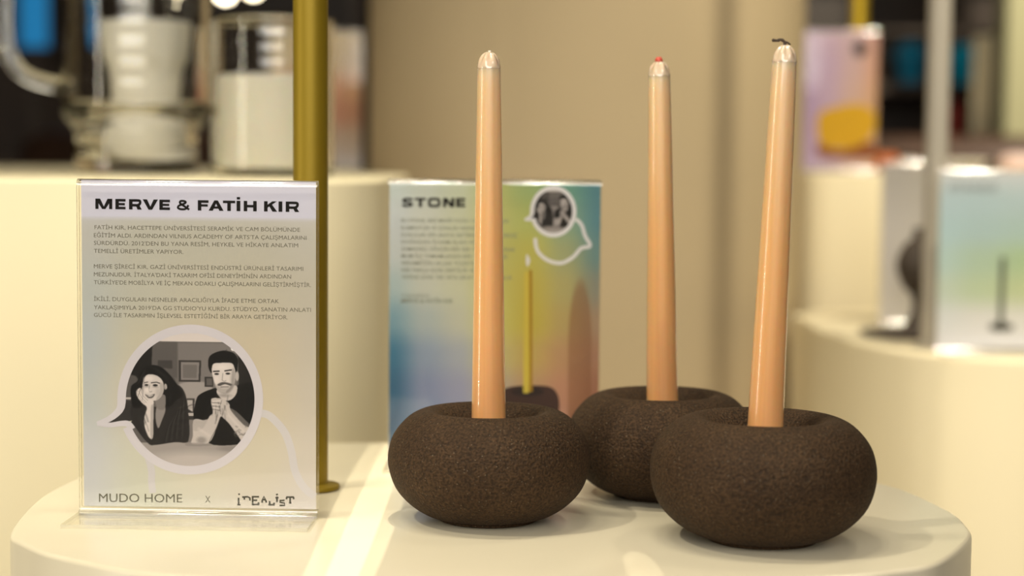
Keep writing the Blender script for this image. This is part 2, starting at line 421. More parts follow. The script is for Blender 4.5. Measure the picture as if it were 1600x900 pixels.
def sheet_profile(path, t):
    P = [Vector((p[0], p[1])) for p in path]; n = len(P); A, B = [], []
    for i in range(n):
        d = (P[min(i + 1, n - 1)] - P[max(i - 1, 0)]).normalized(); nn = Vector((-d.y, d.x))
        if 0 < i < n - 1:
            d1 = (P[i] - P[i - 1]).normalized(); c = max(.5, abs(d1.dot(d)))
        else: c = 1
        A.append(P[i] + nn * t / 2 / c); B.append(P[i] - nn * t / 2 / c)
    return A, B
def acrylic_stand(parent, W, H, depth=.044):
    t = .0022; g = .0026; zb = t / 2 + .0003
    path = [(-depth, zb), (-g - .0045, zb), (-g - .003, zb), (-g - .0018, zb + .0004), (-g - .0005, zb + .0016), (-g, zb + .003), (-g, zb + .0045)]
    path += [(-g, H * k / 4) for k in range(1, 4)] + [(-g, H - .0056), (-g, H - .004)]
    for a in range(20, 181, 20): path.append((-g * math.cos(R(a)), H - .004 + g * math.sin(R(a))))
    path += [(g, H - .0056), (g, H * .5), (g, zb + .006), (g, zb + .003)]
    A, B = sheet_profile(path, t)
    bm = bmesh.new(); rows = []
    for x in (-W / 2, W / 2):
        rows.append(([bm.verts.new((x, p.x, p.y)) for p in A], [bm.verts.new((x, p.x, p.y)) for p in B]))
    n = len(A)
    for i in range(n - 1):
        for s in (0, 1):
            f = bm.faces.new((rows[0][s][i], rows[0][s][i + 1], rows[1][s][i + 1], rows[1][s][i]))
            if 2 <= i <= 4 or 11 <= i <= 19: f.material_index = 2
        for x in (0, 1):
            f = bm.faces.new((rows[x][0][i], rows[x][0][i + 1], rows[x][1][i + 1], rows[x][1][i])); f.material_index = 1
    for i in (0, n - 1):
        f = bm.faces.new((rows[0][0][i], rows[0][1][i], rows[1][1][i], rows[1][0][i])); f.material_index = 1
    return mk('acrylic_stand', bm, [m_acr, m_edge, m_fold], parent, autos=35)

def grid_print(name, parent, x0, x1, z0, z1, cols, y, thick=0, keep=None):
    """flat printed sheet; cols is an array (rows top to bottom, columns, 3) of sRGB 0-255 print colours"""
    ny, nx = cols.shape[:2]
    X = np.linspace(x0, x1, nx); Z = np.linspace(z1, z0, ny)
    co = np.zeros((ny, nx, 3)); co[..., 0] = X[None, :]; co[..., 1] = y; co[..., 2] = Z[:, None]
    idx = np.arange(ny * nx).reshape(ny, nx)
    f = np.stack([idx[1:, :-1], idx[1:, 1:], idx[:-1, 1:], idx[:-1, :-1]], -1).reshape(-1, 4)
    if keep is not None:
        kk = keep[:-1, :-1].reshape(-1); f = f[kk]
    used = np.unique(f); remap = -np.ones(ny * nx, int); remap[used] = np.arange(len(used))
    f = remap[f]; V = co.reshape(-1, 3)[used]
    me = bpy.data.meshes.new(name); me.vertices.add(len(V)); me.vertices.foreach_set('co', V.astype(np.float32).ravel())
    me.loops.add(f.size); me.loops.foreach_set('vertex_index', f.astype(np.int32).ravel())
    me.polygons.add(len(f)); me.polygons.foreach_set('loop_start', np.arange(0, f.size, 4, dtype=np.int32))
    me.update(calc_edges=True)
    a = me.attributes.new('print', 'FLOAT_COLOR', 'POINT')
    c = cols.reshape(-1, 3)[used] / 255.0
    c = np.where(c <= .04045, c / 12.92, ((c + .055) / 1.055) ** 2.4)
    a.data.foreach_set('color', np.concatenate([c, np.ones((len(c), 1))], 1).astype(np.float32).ravel())
    me.materials.append(m_paper); me.validate()
    o = bpy.data.objects.new(name, me); C.objects.link(o); o.parent = parent
    return o
def upsample(ctrl, ny, nx):
    c = np.array(ctrl, float); gy, gx = c.shape[:2]
    yy = np.linspace(0, gy - 1, ny); xx = np.linspace(0, gx - 1, nx)
    def ease(t):
        i = np.minimum(t.astype(int), 10 ** 6); f = t - i; return i, f * f * (3 - 2 * f)
    iy, fy = ease(yy); ix, fx = ease(xx); iy1 = np.minimum(iy + 1, gy - 1); ix1 = np.minimum(ix + 1, gx - 1)
    a = c[iy][:, ix] * (1 - fx)[None, :, None] + c[iy][:, ix1] * fx[None, :, None]
    b = c[iy1][:, ix] * (1 - fx)[None, :, None] + c[iy1][:, ix1] * fx[None, :, None]
    return a * (1 - fy)[:, None, None] + b * fy[:, None, None]

def text_mesh(bm, s, x, z, h, y, width=None, bold=0, sx=1, slope=0.0, shear=0.0):
    """letters of cap height h whose left baseline point is (x, z); stretched to width when given"""
    cu = bpy.data.curves.new('t', 'FONT'); cu.body = s; cu.size = 1; cu.resolution_u = 3; cu.offset = bold; cu.shear = shear
    ob = bpy.data.objects.new('t', cu); C.objects.link(ob)
    bpy.context.view_layer.update()
    me = bpy.data.meshes.new_from_object(ob.evaluated_get(bpy.context.evaluated_depsgraph_get()))
    n = len(me.vertices)
    if n:
        co = np.zeros(n * 3); me.vertices.foreach_get('co', co); co = co.reshape(-1, 3)
        capm = .729
        k = h / capm; mn, mxx = co[:, 0].min(), co[:, 0].max()
        kx = (width / (mxx - mn)) if width else k * sx
        nv = np.zeros_like(co); nv[:, 0] = x + (co[:, 0] - mn) * kx; nv[:, 1] = y; nv[:, 2] = z + co[:, 1] * k + (nv[:, 0] - x) * slope
        me.vertices.foreach_set('co', nv.ravel()); me.update()
        bm.from_mesh(me)
    bpy.data.objects.remove(ob); bpy.data.curves.remove(cu); bpy.data.meshes.remove(me)
def ribbon(bm, pts, widths, y):
    P = [Vector((p[0], p[1])) for p in pts]; n = len(P); A = []; B = []
    for i in range(n):
        d = (P[min(i + 1, n - 1)] - P[max(i - 1, 0)]).normalized(); nn = Vector((-d.y, d.x)); wv = widths[i] if isinstance(widths, (list, tuple)) else widths
        A.append(bm.verts.new((P[i].x + nn.x * wv / 2, y, P[i].y + nn.y * wv / 2))); B.append(bm.verts.new((P[i].x - nn.x * wv / 2, y, P[i].y - nn.y * wv / 2)))
    for i in range(n - 1): bm.faces.new((A[i], A[i + 1], B[i + 1], B[i]))
def strokes(bm, segs, to, wpx, y):
    """short pen strokes in photo pixels"""
    for sg in segs:
        q = [to(*p) for p in sg]; a = to(sg[0][0] + wpx, sg[0][1]); ww = abs(a[0] - q[0][0])
        ribbon(bm, q, ww, y)

def block_text(bm, glyphs, y0, y1, slope, to, y):
    """wide heavy capitals; every glyph is (letter, left, right) in photo pixels, y0 cap line and y1 baseline"""
    xs = glyphs[0][1]; h = y1 - y0
    for ch, a, b in glyphs:
        w_ = b - a; s_ = h * .34; t_ = h * .25
        def P(u, v): return to(a + u, y0 + v + (a + u - xs) * slope)
        def quad(*q): bm.faces.new([bm.verts.new((*[P(*p)[0]], y, P(*p)[1])) for p in q])
        def rc(u0, u1, v0, v1): quad((u0, v0), (u1, v0), (u1, v1), (u0, v1))
        def curve(pts, wd):
            q = catmull([(*P(*p), 0) for p in pts], 5); k = abs(P(1, 0)[0] - P(0, 0)[0])
            ribbon(bm, [(p.x, p.y) for p in q], wd * k, y)
        if ch in 'EF':
            rc(0, s_, 0, h); rc(s_, w_, 0, t_); rc(s_, w_ * .93, h * .39, h * .39 + t_ * .9)
            if ch == 'E': rc(s_, w_, h - t_, h)
        elif ch == 'M':
            rc(0, s_ * .9, 0, h); rc(w_ - s_ * .9, w_, 0, h)
            quad((0, 0), (s_ * 1.35, 0), (w_ / 2 + s_ * .35, h), (w_ / 2 - s_ * .45, h)); quad((w_, 0), (w_ - s_ * 1.35, 0), (w_ / 2 - s_ * .35, h), (w_ / 2 + s_ * .45, h))
        elif ch == 'R':
            rc(0, s_, 0, h); curve([(s_ * .8, t_ / 2), (w_ * .68, t_ / 2), (w_ - s_ * .5, h * .18), (w_ - s_ * .5, h * .42), (w_ * .68, h * .58), (s_ * .8, h * .58)], t_)
            quad((w_ * .52, h * .55), (w_ * .52 + s_, h * .55), (w_ * 1.02, h), (w_ * 1.02 - s_ * 1.25, h))
        elif ch == 'V':
            quad((0, 0), (s_ * 1.25, 0), (w_ / 2 + s_ * .4, h), (w_ / 2 - s_ * .5, h)); quad((w_, 0), (w_ - s_ * 1.25, 0), (w_ / 2 - s_ * .4, h), (w_ / 2 + s_ * .5, h))
        elif ch == 'A':
            quad((0, h), (s_ * 1.2, h), (w_ / 2 + s_ * .4, 0), (w_ / 2 - s_ * .5, 0)); quad((w_, h), (w_ - s_ * 1.2, h), (w_ / 2 - s_ * .4, 0), (w_ / 2 + s_ * .5, 0)); rc(w_ * .25, w_ * .75, h * .58, h * .58 + t_ * .85)
        elif ch == 'T': rc(0, w_, 0, t_); rc(w_ / 2 - s_ / 2, w_ / 2 + s_ / 2, t_, h)
        elif ch == 'I': rc(0, w_, 0, h)
        elif ch == 'İ': rc(0, w_, 0, h); rc(w_ * .06, w_ * .94, -h * .36, -h * .12)
        elif ch == 'H': rc(0, s_, 0, h); rc(w_ - s_, w_, 0, h); rc(s_, w_ - s_, h * .38, h * .38 + t_)
        elif ch == 'K':
            rc(0, s_, 0, h); quad((s_, h * .62), (s_, h * .34), (w_ - s_ * 1.3, 0), (w_, 0)); quad((w_ * .36, h * .40), (w_ * .62, h * .32), (w_ * 1.03, h), (w_ * 1.03 - s_ * 1.35, h))
        elif ch == 'N': rc(0, s_, 0, h); rc(w_ - s_, w_, 0, h); quad((0, 0), (s_ * 1.25, 0), (w_, h), (w_ - s_ * 1.25, h))
        elif ch == 'O': curve([(w_ / 2, t_ / 2), (w_ * .82, t_ * .62), (w_ - s_ / 2, h / 2), (w_ * .82, h - t_ * .62), (w_ / 2, h - t_ / 2), (w_ * .18, h - t_ * .62), (s_ / 2, h / 2), (w_ * .18, t_ * .62), (w_ / 2, t_ / 2)], t_ * 1.15)
        elif ch == 'S': curve([(w_ * .97, h * .27), (w_ * .85, t_ * .6), (w_ / 2, t_ / 2), (w_ * .14, t_ * .75), (w_ * .16, h * .40), (w_ * .5, h * .5), (w_ * .85, h * .6), (w_ * .86, h - t_ * .75), (w_ / 2, h - t_ / 2), (w_ * .15, h - t_ * .6), (w_ * .03, h * .72)], t_)
        elif ch == '&': curve([(w_ * .98, h * .93), (w_ * .62, h * .62), (w_ * .28, h * .32), (w_ * .32, t_ * .5), (w_ * .55, t_ * .42), (w_ * .72, h * .22), (w_ * .5, h * .42), (w_ * .2, h * .56), (w_ * .12, h * .78), (w_ * .35, h - t_ * .4), (w_ * .7, h * .86), (w_ * .93, h * .5)], t_ * .82)

# ---- small software painter for the printed photograph of two people
class Pic:
    def __init__(s, x0, x1, y0, y1, st):
        s.X = np.arange(x0, x1, st, float); s.Y = np.arange(y0, y1, st, float); s.gx, s.gy = np.meshgrid(s.X, s.Y); s.c = np.zeros(s.gx.shape + (3,)); s.st = st
    def blend(s, m, col, a=1.0):
        col = np.array(col if hasattr(col, '__len__') else (col, col, col), float)
        m = np.clip(m, 0, 1)[..., None] * a; s.c = s.c * (1 - m) + col * m
    def ell(s, cx, cy, rx, ry, col, a=1, soft=6, rot=0):
        dx, dy = s.gx - cx, s.gy - cy; cr, sr = math.cos(R(rot)), math.sin(R(rot))
        u = (dx * cr + dy * sr) / rx; v = (-dx * sr + dy * cr) / ry
        d = (np.sqrt(u * u + v * v) - 1) * min(rx, ry)
        s.blend(.5 - d / soft, col, a)
    def inside(s, pts):
        ins = np.zeros(s.gx.shape, bool); n = len(pts)
        for i in range(n):
            x1, y1 = pts[i]; x2, y2 = pts[(i + 1) % n]
            if y1 == y2: continue
            c = ((y1 > s.gy) != (y2 > s.gy)) & (s.gx < (x2 - x1) * (s.gy - y1) / (y2 - y1) + x1)
            ins ^= c
        return ins
    def poly(s, pts, col, a=1, soft=2, smooth=True):
        if smooth: pts = [(p.x, p.y) for p in catmull([(x, y, 0) for x, y in pts], 5, True)]
        m = s.inside(pts).astype(float)
        for _ in range(soft):
            q = m.copy(); q[1:] += m[:-1]; q[:-1] += m[1:]; q[:, 1:] += m[:, :-1]; q[:, :-1] += m[:, 1:]; m = q / 5
        s.blend(m, col, a)
    def line(s, pts, wd, col, a=1, soft=3):
        D = np.full(s.gx.shape, 1e9)
        for (x1, y1), (x2, y2) in zip(pts, pts[1:]):
            L2 = (x2 - x1) ** 2 + (y2 - y1) ** 2; t = np.clip(((s.gx - x1) * (x2 - x1) + (s.gy - y1) * (y2 - y1)) / max(L2, 1e-6), 0, 1)
            D = np.minimum(D, np.hypot(s.gx - x1 - t * (x2 - x1), s.gy - y1 - t * (y2 - y1)))
        s.blend(.5 - (D - wd / 2) / soft, col, a)

def paint_couple(st=2.2):
    p = Pic(60, 1000, 10, 850, st)
    W = lambda v: (v, v * .955, v * .93)
    p.c[:] = W(96)
    # room behind: ceiling, wall, dark corners
    p.poly([(300, 80), (1000, 85), (1000, 330), (200, 330)], W(104), smooth=False)
    p.blend((p.gy < 84).astype(float), W(196))
    p.poly([(360, 84), (515, 86), (515, 300), (360, 300)], W(92), smooth=False, soft=4)
    p.poly([(520, 90), (860, 90), (860, 420), (520, 420)], W(118), smooth=False, soft=4)
    p.poly([(520, 340), (700, 330), (720, 460), (560, 480)], W(150), soft=8)
    p.poly([(150, 60), (370, 84), (362, 260), (250, 330), (150, 430)], W(38), smooth=False, soft=3)
    p.poly([(862, 90), (1000, 90), (1000, 380), (875, 360)], W(44), smooth=False, soft=3)
    p.line([(868, 95), (872, 350)], 8, W(88))
    p.poly([(60, 310), (270, 290), (260, 430), (60, 440)], W(86), soft=5); p.line([(190, 424), (250, 424)], 12, W(170))
    p.poly([(60, 430), (260, 440), (260, 600), (60, 600)], W(58), smooth=False)
    p.ell(844, 123, 14, 12, W(235), soft=5)
    # pictures on the wall
    p.poly([(524, 193), (656, 193), (650, 322), (524, 322)], W(62), smooth=False, soft=1); p.poly([(536, 205), (644, 205), (639, 311), (536, 311)], W(128), smooth=False, soft=1)
    p.poly([(548, 220), (632, 220), (628, 300), (548, 300)], W(108), smooth=False, soft=3)
    p.poly([(400, 195), (485, 195), (485, 245), (400, 240)], W(70), smooth=False, soft=2)
    p.poly([(676, 290), (725, 290), (725, 350), (676, 350)], W(60), smooth=False, soft=1); p.poly([(686, 300), (720, 300), (720, 340), (686, 340)], W(95), smooth=False, soft=1)
    p.poly([(570, 420), (615, 420), (610, 620), (575, 620)], W(60), smooth=False, soft=3); p.poly([(572, 430), (604, 430), (604, 500), (572, 480)], W(165), smooth=False, soft=2); p.line([(572, 515), (612, 515)], 18, W(170))
    p.poly([(578, 545), (612, 545), (612, 700), (578, 700)], W(120), smooth=False, soft=3)
    # table top in front
    p.poly([(60, 690), (1000, 675), (1000, 850), (60, 850)], W(148), smooth=False, soft=2)
    p.ell(620, 800, 260, 60, W(176), a=.8, soft=50); p.ell(840, 715, 80, 18, W(122), a=.6, soft=14)
    # woman: dark shirt, hair, face leaning on her right hand
    p.poly([(245, 470), (300, 455), (420, 470), (500, 345), (555, 380), (578, 500), (578, 670), (500, 680), (380, 700), (340, 690), (275, 610), (240, 540)], W(48), soft=2)
    for k in range(9):
        p.line([(430 + k * 16, 690 - k * 6), (450 + k * 14, 600 - k * 12), (490 + k * 9, 540 - k * 14)], 5, W(68 if k % 2 else 36), a=.7)
    p.poly([(395, 470), (445, 480), (420, 560), (400, 600), (385, 540)], W(135), soft=2)
    p.poly([(350, 228), (410, 232), (465, 275), (520, 350), (545, 400), (500, 440), (470, 470), (420, 470), (400, 440), (330, 450), (285, 480), (250, 470), (240, 400), (245, 350), (280, 320), (300, 260)], W(26), soft=2)
    p.line([(320, 262), (300, 300), (285, 335)], 6, W(60), a=.6); p.line([(400, 250), (450, 300), (480, 370), (470, 440)], 6, W(52), a=.7)
    p.poly([(385, 420), (440, 400), (445, 460), (430, 490), (395, 480)], W(120), soft=2)
    p.poly([(345, 280), (390, 285), (425, 312), (436, 350), (428, 395), (395, 432), (350, 440), (318, 425), (308, 380), (312, 330), (322, 300)], W(190), soft=2)
    p.ell(445, 352, 10, 18, W(168), soft=5)
    p.poly([(412, 330), (434, 345), (428, 395), (400, 430), (390, 425), (412, 385)], W(158), a=.8, soft=3)
    p.line([(322, 330), (340, 326)], 6, W(70), a=.8); p.line([(362, 330), (392, 326), (410, 332)], 6, W(60), a=.9)
    p.ell(333, 344, 11, 6, W(50), soft=4); p.ell(385, 345, 14, 7, W(46), soft=4); p.ell(333, 352, 14, 5, W(130), a=.5); p.ell(386, 355, 16, 5, W(130), a=.5)
    p.line([(352, 345), (346, 375), (352, 384), (364, 382)], 5, W(140), a=.8)
    p.poly([(324, 398), (350, 406), (382, 396), (370, 418), (345, 422)], W(96), soft=1); p.poly([(332, 402), (350, 408), (374, 402), (352, 412)], W(228), soft=1)
    # her hand under the cheek and forearm
    p.poly([(278, 372), (300, 362), (316, 400), (345, 430), (372, 435), (374, 470), (372, 560), (368, 655), (345, 655), (322, 600), (318, 540), (334, 480), (310, 455), (285, 425), (272, 395)], W(196), soft=2)
    p.line([(286, 380), (305, 420), (332, 448)], 3, W(140), a=.8); p.line([(298, 372), (312, 408), (340, 436)], 3, W(140), a=.8); p.line([(278, 395), (300, 432), (322, 452)], 3, W(145), a=.7)
    p.poly([(358, 480), (374, 470), (372, 560), (368, 655), (355, 650)], W(150), a=.7, soft=3)
    # man: dark T-shirt, clasped hands
    p.poly([(745, 360), (720, 362), (655, 390), (625, 430), (612, 545), (700, 548), (760, 480), (840, 480), (930, 560), (945, 585), (985, 560), (985, 340), (870, 338), (860, 390), (760, 400)], W(26), soft=2)
    p.poly([(740, 540), (780, 520), (830, 560), (895, 640), (900, 685), (700, 685)], W(30), soft=2)
    p.line([(650, 420), (690, 470), (700, 530)], 5, W(44), a=.6); p.line([(900, 400), (920, 470), (930, 520)], 6, W(44), a=.6)
    p.poly([(750, 365), (858, 340), (860, 390), (830, 425), (790, 430), (760, 405)], W(182), soft=2)
    p.ell(788, 195, 84, 56, W(24), soft=4); p.poly([(697, 195), (715, 160), (780, 135), (850, 150), (868, 200), (862, 262), (850, 235), (838, 205), (790, 200), (745, 210), (722, 235), (716, 268), (700, 240)], W(24), soft=2)
    p.ell(866, 285, 10, 28, W(170), soft=4)
    p.poly([(725, 215), (770, 206), (835, 208), (852, 245), (854, 300), (842, 350), (815, 380), (780, 382), (750, 365), (730, 315), (718, 260)], W(196), soft=2)
    p.poly([(838, 240), (854, 260), (852, 310), (842, 350), (815, 380), (800, 378), (830, 335)], W(150), a=.8, soft=3)
    p.poly([(737, 330), (755, 345), (790, 352), (835, 338), (848, 325), (840, 360), (815, 386), (780, 388), (752, 370)], W(90), a=.32, soft=4)
    p.ell(793, 350, 28, 11, W(176), a=.7); p.poly([(750, 335), (775, 322), (800, 322), (836, 332), (828, 342), (795, 333), (762, 344)], W(62), a=.85, soft=2); p.line([(770, 350), (815, 348)], 5, W(110))
    p.line([(728, 258), (760, 256)], 8, W(52)); p.line([(795, 254), (832, 248)], 8, W(50))
    p.ell(746, 273, 13, 6, W(58), soft=4); p.ell(812, 270, 13, 6, W(54), soft=4)
    p.line([(782, 270), (778, 310), (790, 316), (800, 312)], 5, W(140), a=.8)
    # forearms and hands
    p.poly([(712, 425), (750, 415), (790, 425), (820, 450), (830, 490), (900, 570), (945, 600), (905, 680), (870, 640), (820, 570), (790, 540), (768, 528), (745, 590), (700, 680), (600, 690), (605, 640), (612, 545), (680, 550), (705, 520), (722, 500)], W(178), soft=2)
    p.poly([(612, 548), (655, 552), (690, 545), (660, 600), (610, 610)], W(165), soft=3)
    for (a, b) in (((716, 442), (772, 446)), ((716, 462), (768, 468)), ((720, 482), (764, 490))): p.line([a, b], 4, W(110), a=.8)
    p.line([(775, 430), (762, 470), (768, 510)], 4, W(120), a=.8); p.line([(768, 528), (745, 590), (700, 678)], 5, W(96), a=.6)
    p.ell(655, 668, 28, 20, W(120), a=.6, soft=16)
    for k in range(26):
        rr = random.Random(k); p.ell(840 + rr.random() * 80, 575 + rr.random() * 70, 5, 4, W(112), a=.6)
    # softer tones: strands, folds, cheeks and shading on both figures
    rr = random.Random(9)
    for k in range(26):
        t_ = k / 25; x_ = 285 + 210 * t_
        p.line([(355 + 60 * (t_ - .5), 240 + 10 * abs(t_ - .5)), (x_ + 10 * rr.random(), 300 + 30 * rr.random()), (250 + 300 * t_ + 12 * rr.random(), 400 + 40 * rr.random())] if not .18 < t_ < .62 else [(360, 240), (380 + 60 * t_, 262)], 2.5, W(rr.choice((14, 46, 56))), a=.45)
    for k in range(22):
        x_ = 440 + rr.random() * 120; y_ = 480 + rr.random() * 170
        p.line([(x_, y_), (x_ + 20 + 24 * rr.random(), y_ - 22 - 22 * rr.random()), (x_ + 60, y_ - 34 - 12 * rr.random())], 4 + 5 * rr.random(), W(rr.choice((28, 66, 78))), a=.28, soft=8)
    for k in range(14):
        x_ = 260 + rr.random() * 60; y_ = 480 + rr.random() * 130
        p.line([(x_, y_), (x_ + 18, y_ + 40), (x_ + 26, y_ + 70)], 6, W(rr.choice((30, 66))), a=.3, soft=8)
    p.ell(402, 385, 16, 26, W(158), a=.5, soft=18); p.ell(345, 305, 26, 14, W(212), a=.6, soft=16); p.ell(338, 375, 14, 12, W(214), a=.6, soft=12)
    for k in range(20):
        x_ = 640 + rr.random() * 300; y_ = 400 + rr.random() * 130
        p.line([(x_, y_), (x_ + 14 - 28 * rr.random(), y_ + 50)], 6, W(rr.choice((14, 42, 50))), a=.26, soft=9)
    for k in range(30):
        a_ = rr.random() * 2 * PI; q_ = rr.random() ** .5
        p.line([(788 + 78 * q_ * math.cos(a_), 172 + 34 * q_ * math.sin(a_)), (788 + 82 * q_ * math.cos(a_) + 8, 164 + 36 * q_ * math.sin(a_))], 3, W(rr.choice((12, 50, 58))), a=.5)
    p.ell(775, 232, 36, 16, W(214), a=.5, soft=18); p.ell(745, 305, 14, 18, W(208), a=.45, soft=14); p.ell(838, 300, 12, 40, W(140), a=.5, soft=16)
    p.ell(790, 400, 34, 10, W(128), a=.6, soft=14); p.line([(640, 600), (700, 640)], 14, W(196), a=.5, soft=16); p.line([(800, 500), (900, 610)], 14, W(200), a=.5, soft=16)
    p.line([(722, 436), (764, 432)], 6, W(212), a=.6); p.line([(720, 454), (762, 456)], 6, W(206), a=.6); p.line([(724, 472), (760, 478)], 6, W(204), a=.6)
    p.poly([(570, 684), (700, 690), (705, 700), (575, 704)], W(120), a=.5)
    return p

def bubble_paths(conv):
    """conv maps artwork coordinates to local sheet coordinates"""
    inner = [(205, 440), (185, 490), (150, 535), (88, 577), (160, 570), (246, 551), (262, 592)]
    return inner
# artwork coordinates of the bubble (shared by both signs)
def ell_pts(cx, cy, rx, ry, a0, a1, n):
    return [(cx + rx * math.cos(R(a0 + (a1 - a0) * k / n)), cy + ry * math.sin(R(a0 + (a1 - a0) * k / n))) for k in range(n + 1)]
ring = ell_pts(590, 428, 402, 414, 157, -178, 60)           # from the tail's lower root round to its upper root
ring_mask = ell_pts(590, 428, 388, 400, 158, -178, 60)
tail_c = [(185, 470), (160, 508), (110, 545), (45, 570)]
tail_b = [(45, 570), (120, 577), (190, 568), (228, 572), (250, 602)]
mask_poly = ring_mask + [(198, 460), (178, 500), (140, 540), (80, 577), (150, 575), (246, 555)]

class Sign: pass
def poster_sign(origin, rz, label):
    root = thing('tabletop_sign', origin, label, 'sign', rot=(0, 0, rz))
    return root, frame_of(origin, rz)

# ---- sign 1 (front left)
o1 = onz(311, 806); o1 = Vector((o1.x, o1.y, TZ))
rz1 = -R(2.2)
s1, L1 = poster_sign(o1, rz1, 'clear acrylic sign at the left with two names and a couple in a speech bubble')
W1 = L1(497, 540)[0] - L1(124, 540)[0]
cx1 = (L1(497, 540)[0] + L1(124, 540)[0]) / 2
H1 = L1(310, 280)[1]
ac = acrylic_stand(s1, W1, H1); ac.location.x = cx1
YP = -.0004
ctrl1 = [[(222, 219, 226)] * 5, [(222, 219, 226)] * 5, [(206, 203, 190), (203, 199, 178), (203, 198, 176), (204, 198, 176), (208, 202, 184)],
         [(200, 202, 190), (204, 200, 178), (206, 199, 174), (206, 198, 172), (206, 198, 176)],
         [(198, 202, 196), (212, 204, 176), (218, 204, 172), (214, 200, 170), (210, 200, 178)],
         [(204, 206, 196), (222, 210, 180), (226, 212, 176), (218, 204, 172), (212, 202, 182)],
         [(214, 213, 208), (218, 214, 190), (222, 212, 184), (220, 210, 184), (218, 208, 190)],
         [(214, 213, 206), (216, 214, 190), (220, 214, 192), (222, 212, 192), (220, 212, 200)]]
c1 = upsample(ctrl1[1:], 130, 92)
xl, zt = L1(127, 291); xr, _ = L1(494, 291); zb1 = .0052
ptop = zt + .004
rowz = np.linspace(ptop, zb1, 130); zband = L1(310, 342)[1]
mband = np.clip((rowz - zband) / .0008 + .5, 0, 1)[:, None, None]
c1 = c1 * (1 - mband) + np.array((224, 221, 228.0)) * mband
c1 = c1 * np.array((.95, .955, .985))
paper = grid_print('poster', s1, xl, xr, zb1, ptop, c1, YP)
paper['label'] = 'beige printed sheet with pale title band'
YT = YP - .00008
bm = bmesh.new()
x0, z0 = L1(148, 327); x1, z1 = L1(468, 331.5); sl = (z1 - z0) / (x1 - x0) 
capt = L1(148, 310)[1] - z0
zx = lambda v: 100 + v / 3.75
block_text(bm, [(c_, zx(a_), zx(b_)) for c_, a_, b_ in (('M', 185, 284), ('E', 302, 362), ('R', 382, 456), ('V', 462, 552), ('E', 560, 622), ('&', 660, 736), ('F', 785, 848), ('A', 848, 936), ('T', 932, 1004),
    ('İ', 1012, 1034), ('H', 1054, 1130), ('K', 1173, 1248), ('I', 1258, 1280), ('R', 1300, 1378))], 310.2, 326.4, .0155, L1, YT - .00003)
mk('title_text', bm, m_black, paper, smooth=False)
m_ink = mat('grey print ink', lin((122, 118, 104)), .7, spec=.2)
lines = [(148, 469, 358, 'FATİH KIR, HACETTEPE ÜNİVERSİTESİ SERAMİK VE CAM BÖLÜMÜNDE'), (147, 479, 370.5, "EĞİTİM ALDI. ARDINDAN VILNIUS ACADEMY OF ARTS'TA ÇALIŞMALARINI"),
         (147, 466, 382.5, "SÜRDÜRDÜ. 2012'DEN BU YANA RESİM, HEYKEL VE HİKAYE ANLATIM"), (147, 287, 395, 'TEMELLİ ÜRETİMLER YAPIYOR.'),
         (147, 474, 419, 'MERVE ŞİRECİ KIR, GAZİ ÜNİVERSİTESİ ENDÜSTRİ ÜRÜNLERİ TASARIMI'), (147, 455, 431.5, "MEZUNUDUR. İTALYA'DAKİ TASARIM OFİSİ DENEYİMİNİN ARDINDAN"),
         (147, 486, 444, "TÜRKİYE'DE MOBİLYA VE İÇ MEKAN ODAKLI ÇALIŞMALARINI GELİŞTİRMİŞTİR."), (147, 436, 470, 'İKİLİ, DUYGULARI NESNELER ARACILIĞIYLA İFADE ETME ORTAK'),
         (147, 486, 483, "YAKLAŞIMIYLA 2019'DA GG STUDIO'YU KURDU. STÜDYO, SANATIN ANLATI"), (147, 450, 495, 'GÜCÜ İLE TASARIMIN İŞLEVSEL ESTETİĞİNİ BİR ARAYA GETİRİYOR.')]
bm = bmesh.new()
for xa, xb, yy, s in lines:
    a = L1(xa, yy); b = L1(xb, yy + 4.2 * (xb - xa) / 330); h = L1(xa, yy - 6.6)[1] - a[1]
    text_mesh(bm, s, a[0], a[1], h, YT, width=b[0] - a[0], bold=0, slope=(b[1] - a[1]) / (b[0] - a[0]))
mk('body_text', bm, m_ink, paper, smooth=False)
Z5 = lambda u, v: L1(140 + u / 3.748, 510 + v / 3.75)
pic = paint_couple()
keep = pic.inside(mask_poly)
px0, pz1 = Z5(pic.X[0], pic.Y[0]); px1, pz0 = Z5(pic.X[-1], pic.Y[-1])
o = grid_print('portrait_photo', paper, px0, px1, pz0, pz1, np.clip((pic.c - 90) * 1.22 + 92, 14, 245), YT, keep=keep)
o['label'] = 'black and white photo of a smiling woman in a dark shirt and a man in a dark T-shirt, both leaning on a table'
m_white = mat('pale lilac print ink', lin((214, 208, 212)), .6, spec=.25)
def bubble_outline(par, conv, wd, y, m):
    sc = abs(conv(100, 0)[0] - conv(0, 0)[0]) / 100
    bm = bmesh.new()
    pts = ring + tail_c[0:]
    sm = catmull([(*conv(*p), 0) for p in pts], 2); n = len(sm)
    wds = [wd * sc * (1 if i < n - 8 else (1 - .55 * (i - (n - 8)) / 8)) for i in range(n)]
    ribbon(bm, [(p.x, p.y) for p in sm], wds, y)
    sm = catmull([(*conv(*p), 0) for p in tail_b], 4); n = len(sm)
    ribbon(bm, [(p.x, p.y) for p in sm], [wd * sc * (.45 + .4 * i / n) for i in range(n)], y - .00001)
    return mk('speech_bubble_outline', bm, m, par, smooth=False)
bubble_outline(paper, Z5, 50, YT - .00004, m_white)
m_faint = mat('faint lilac print ink', lin((208, 203, 203)), .6, spec=.25)
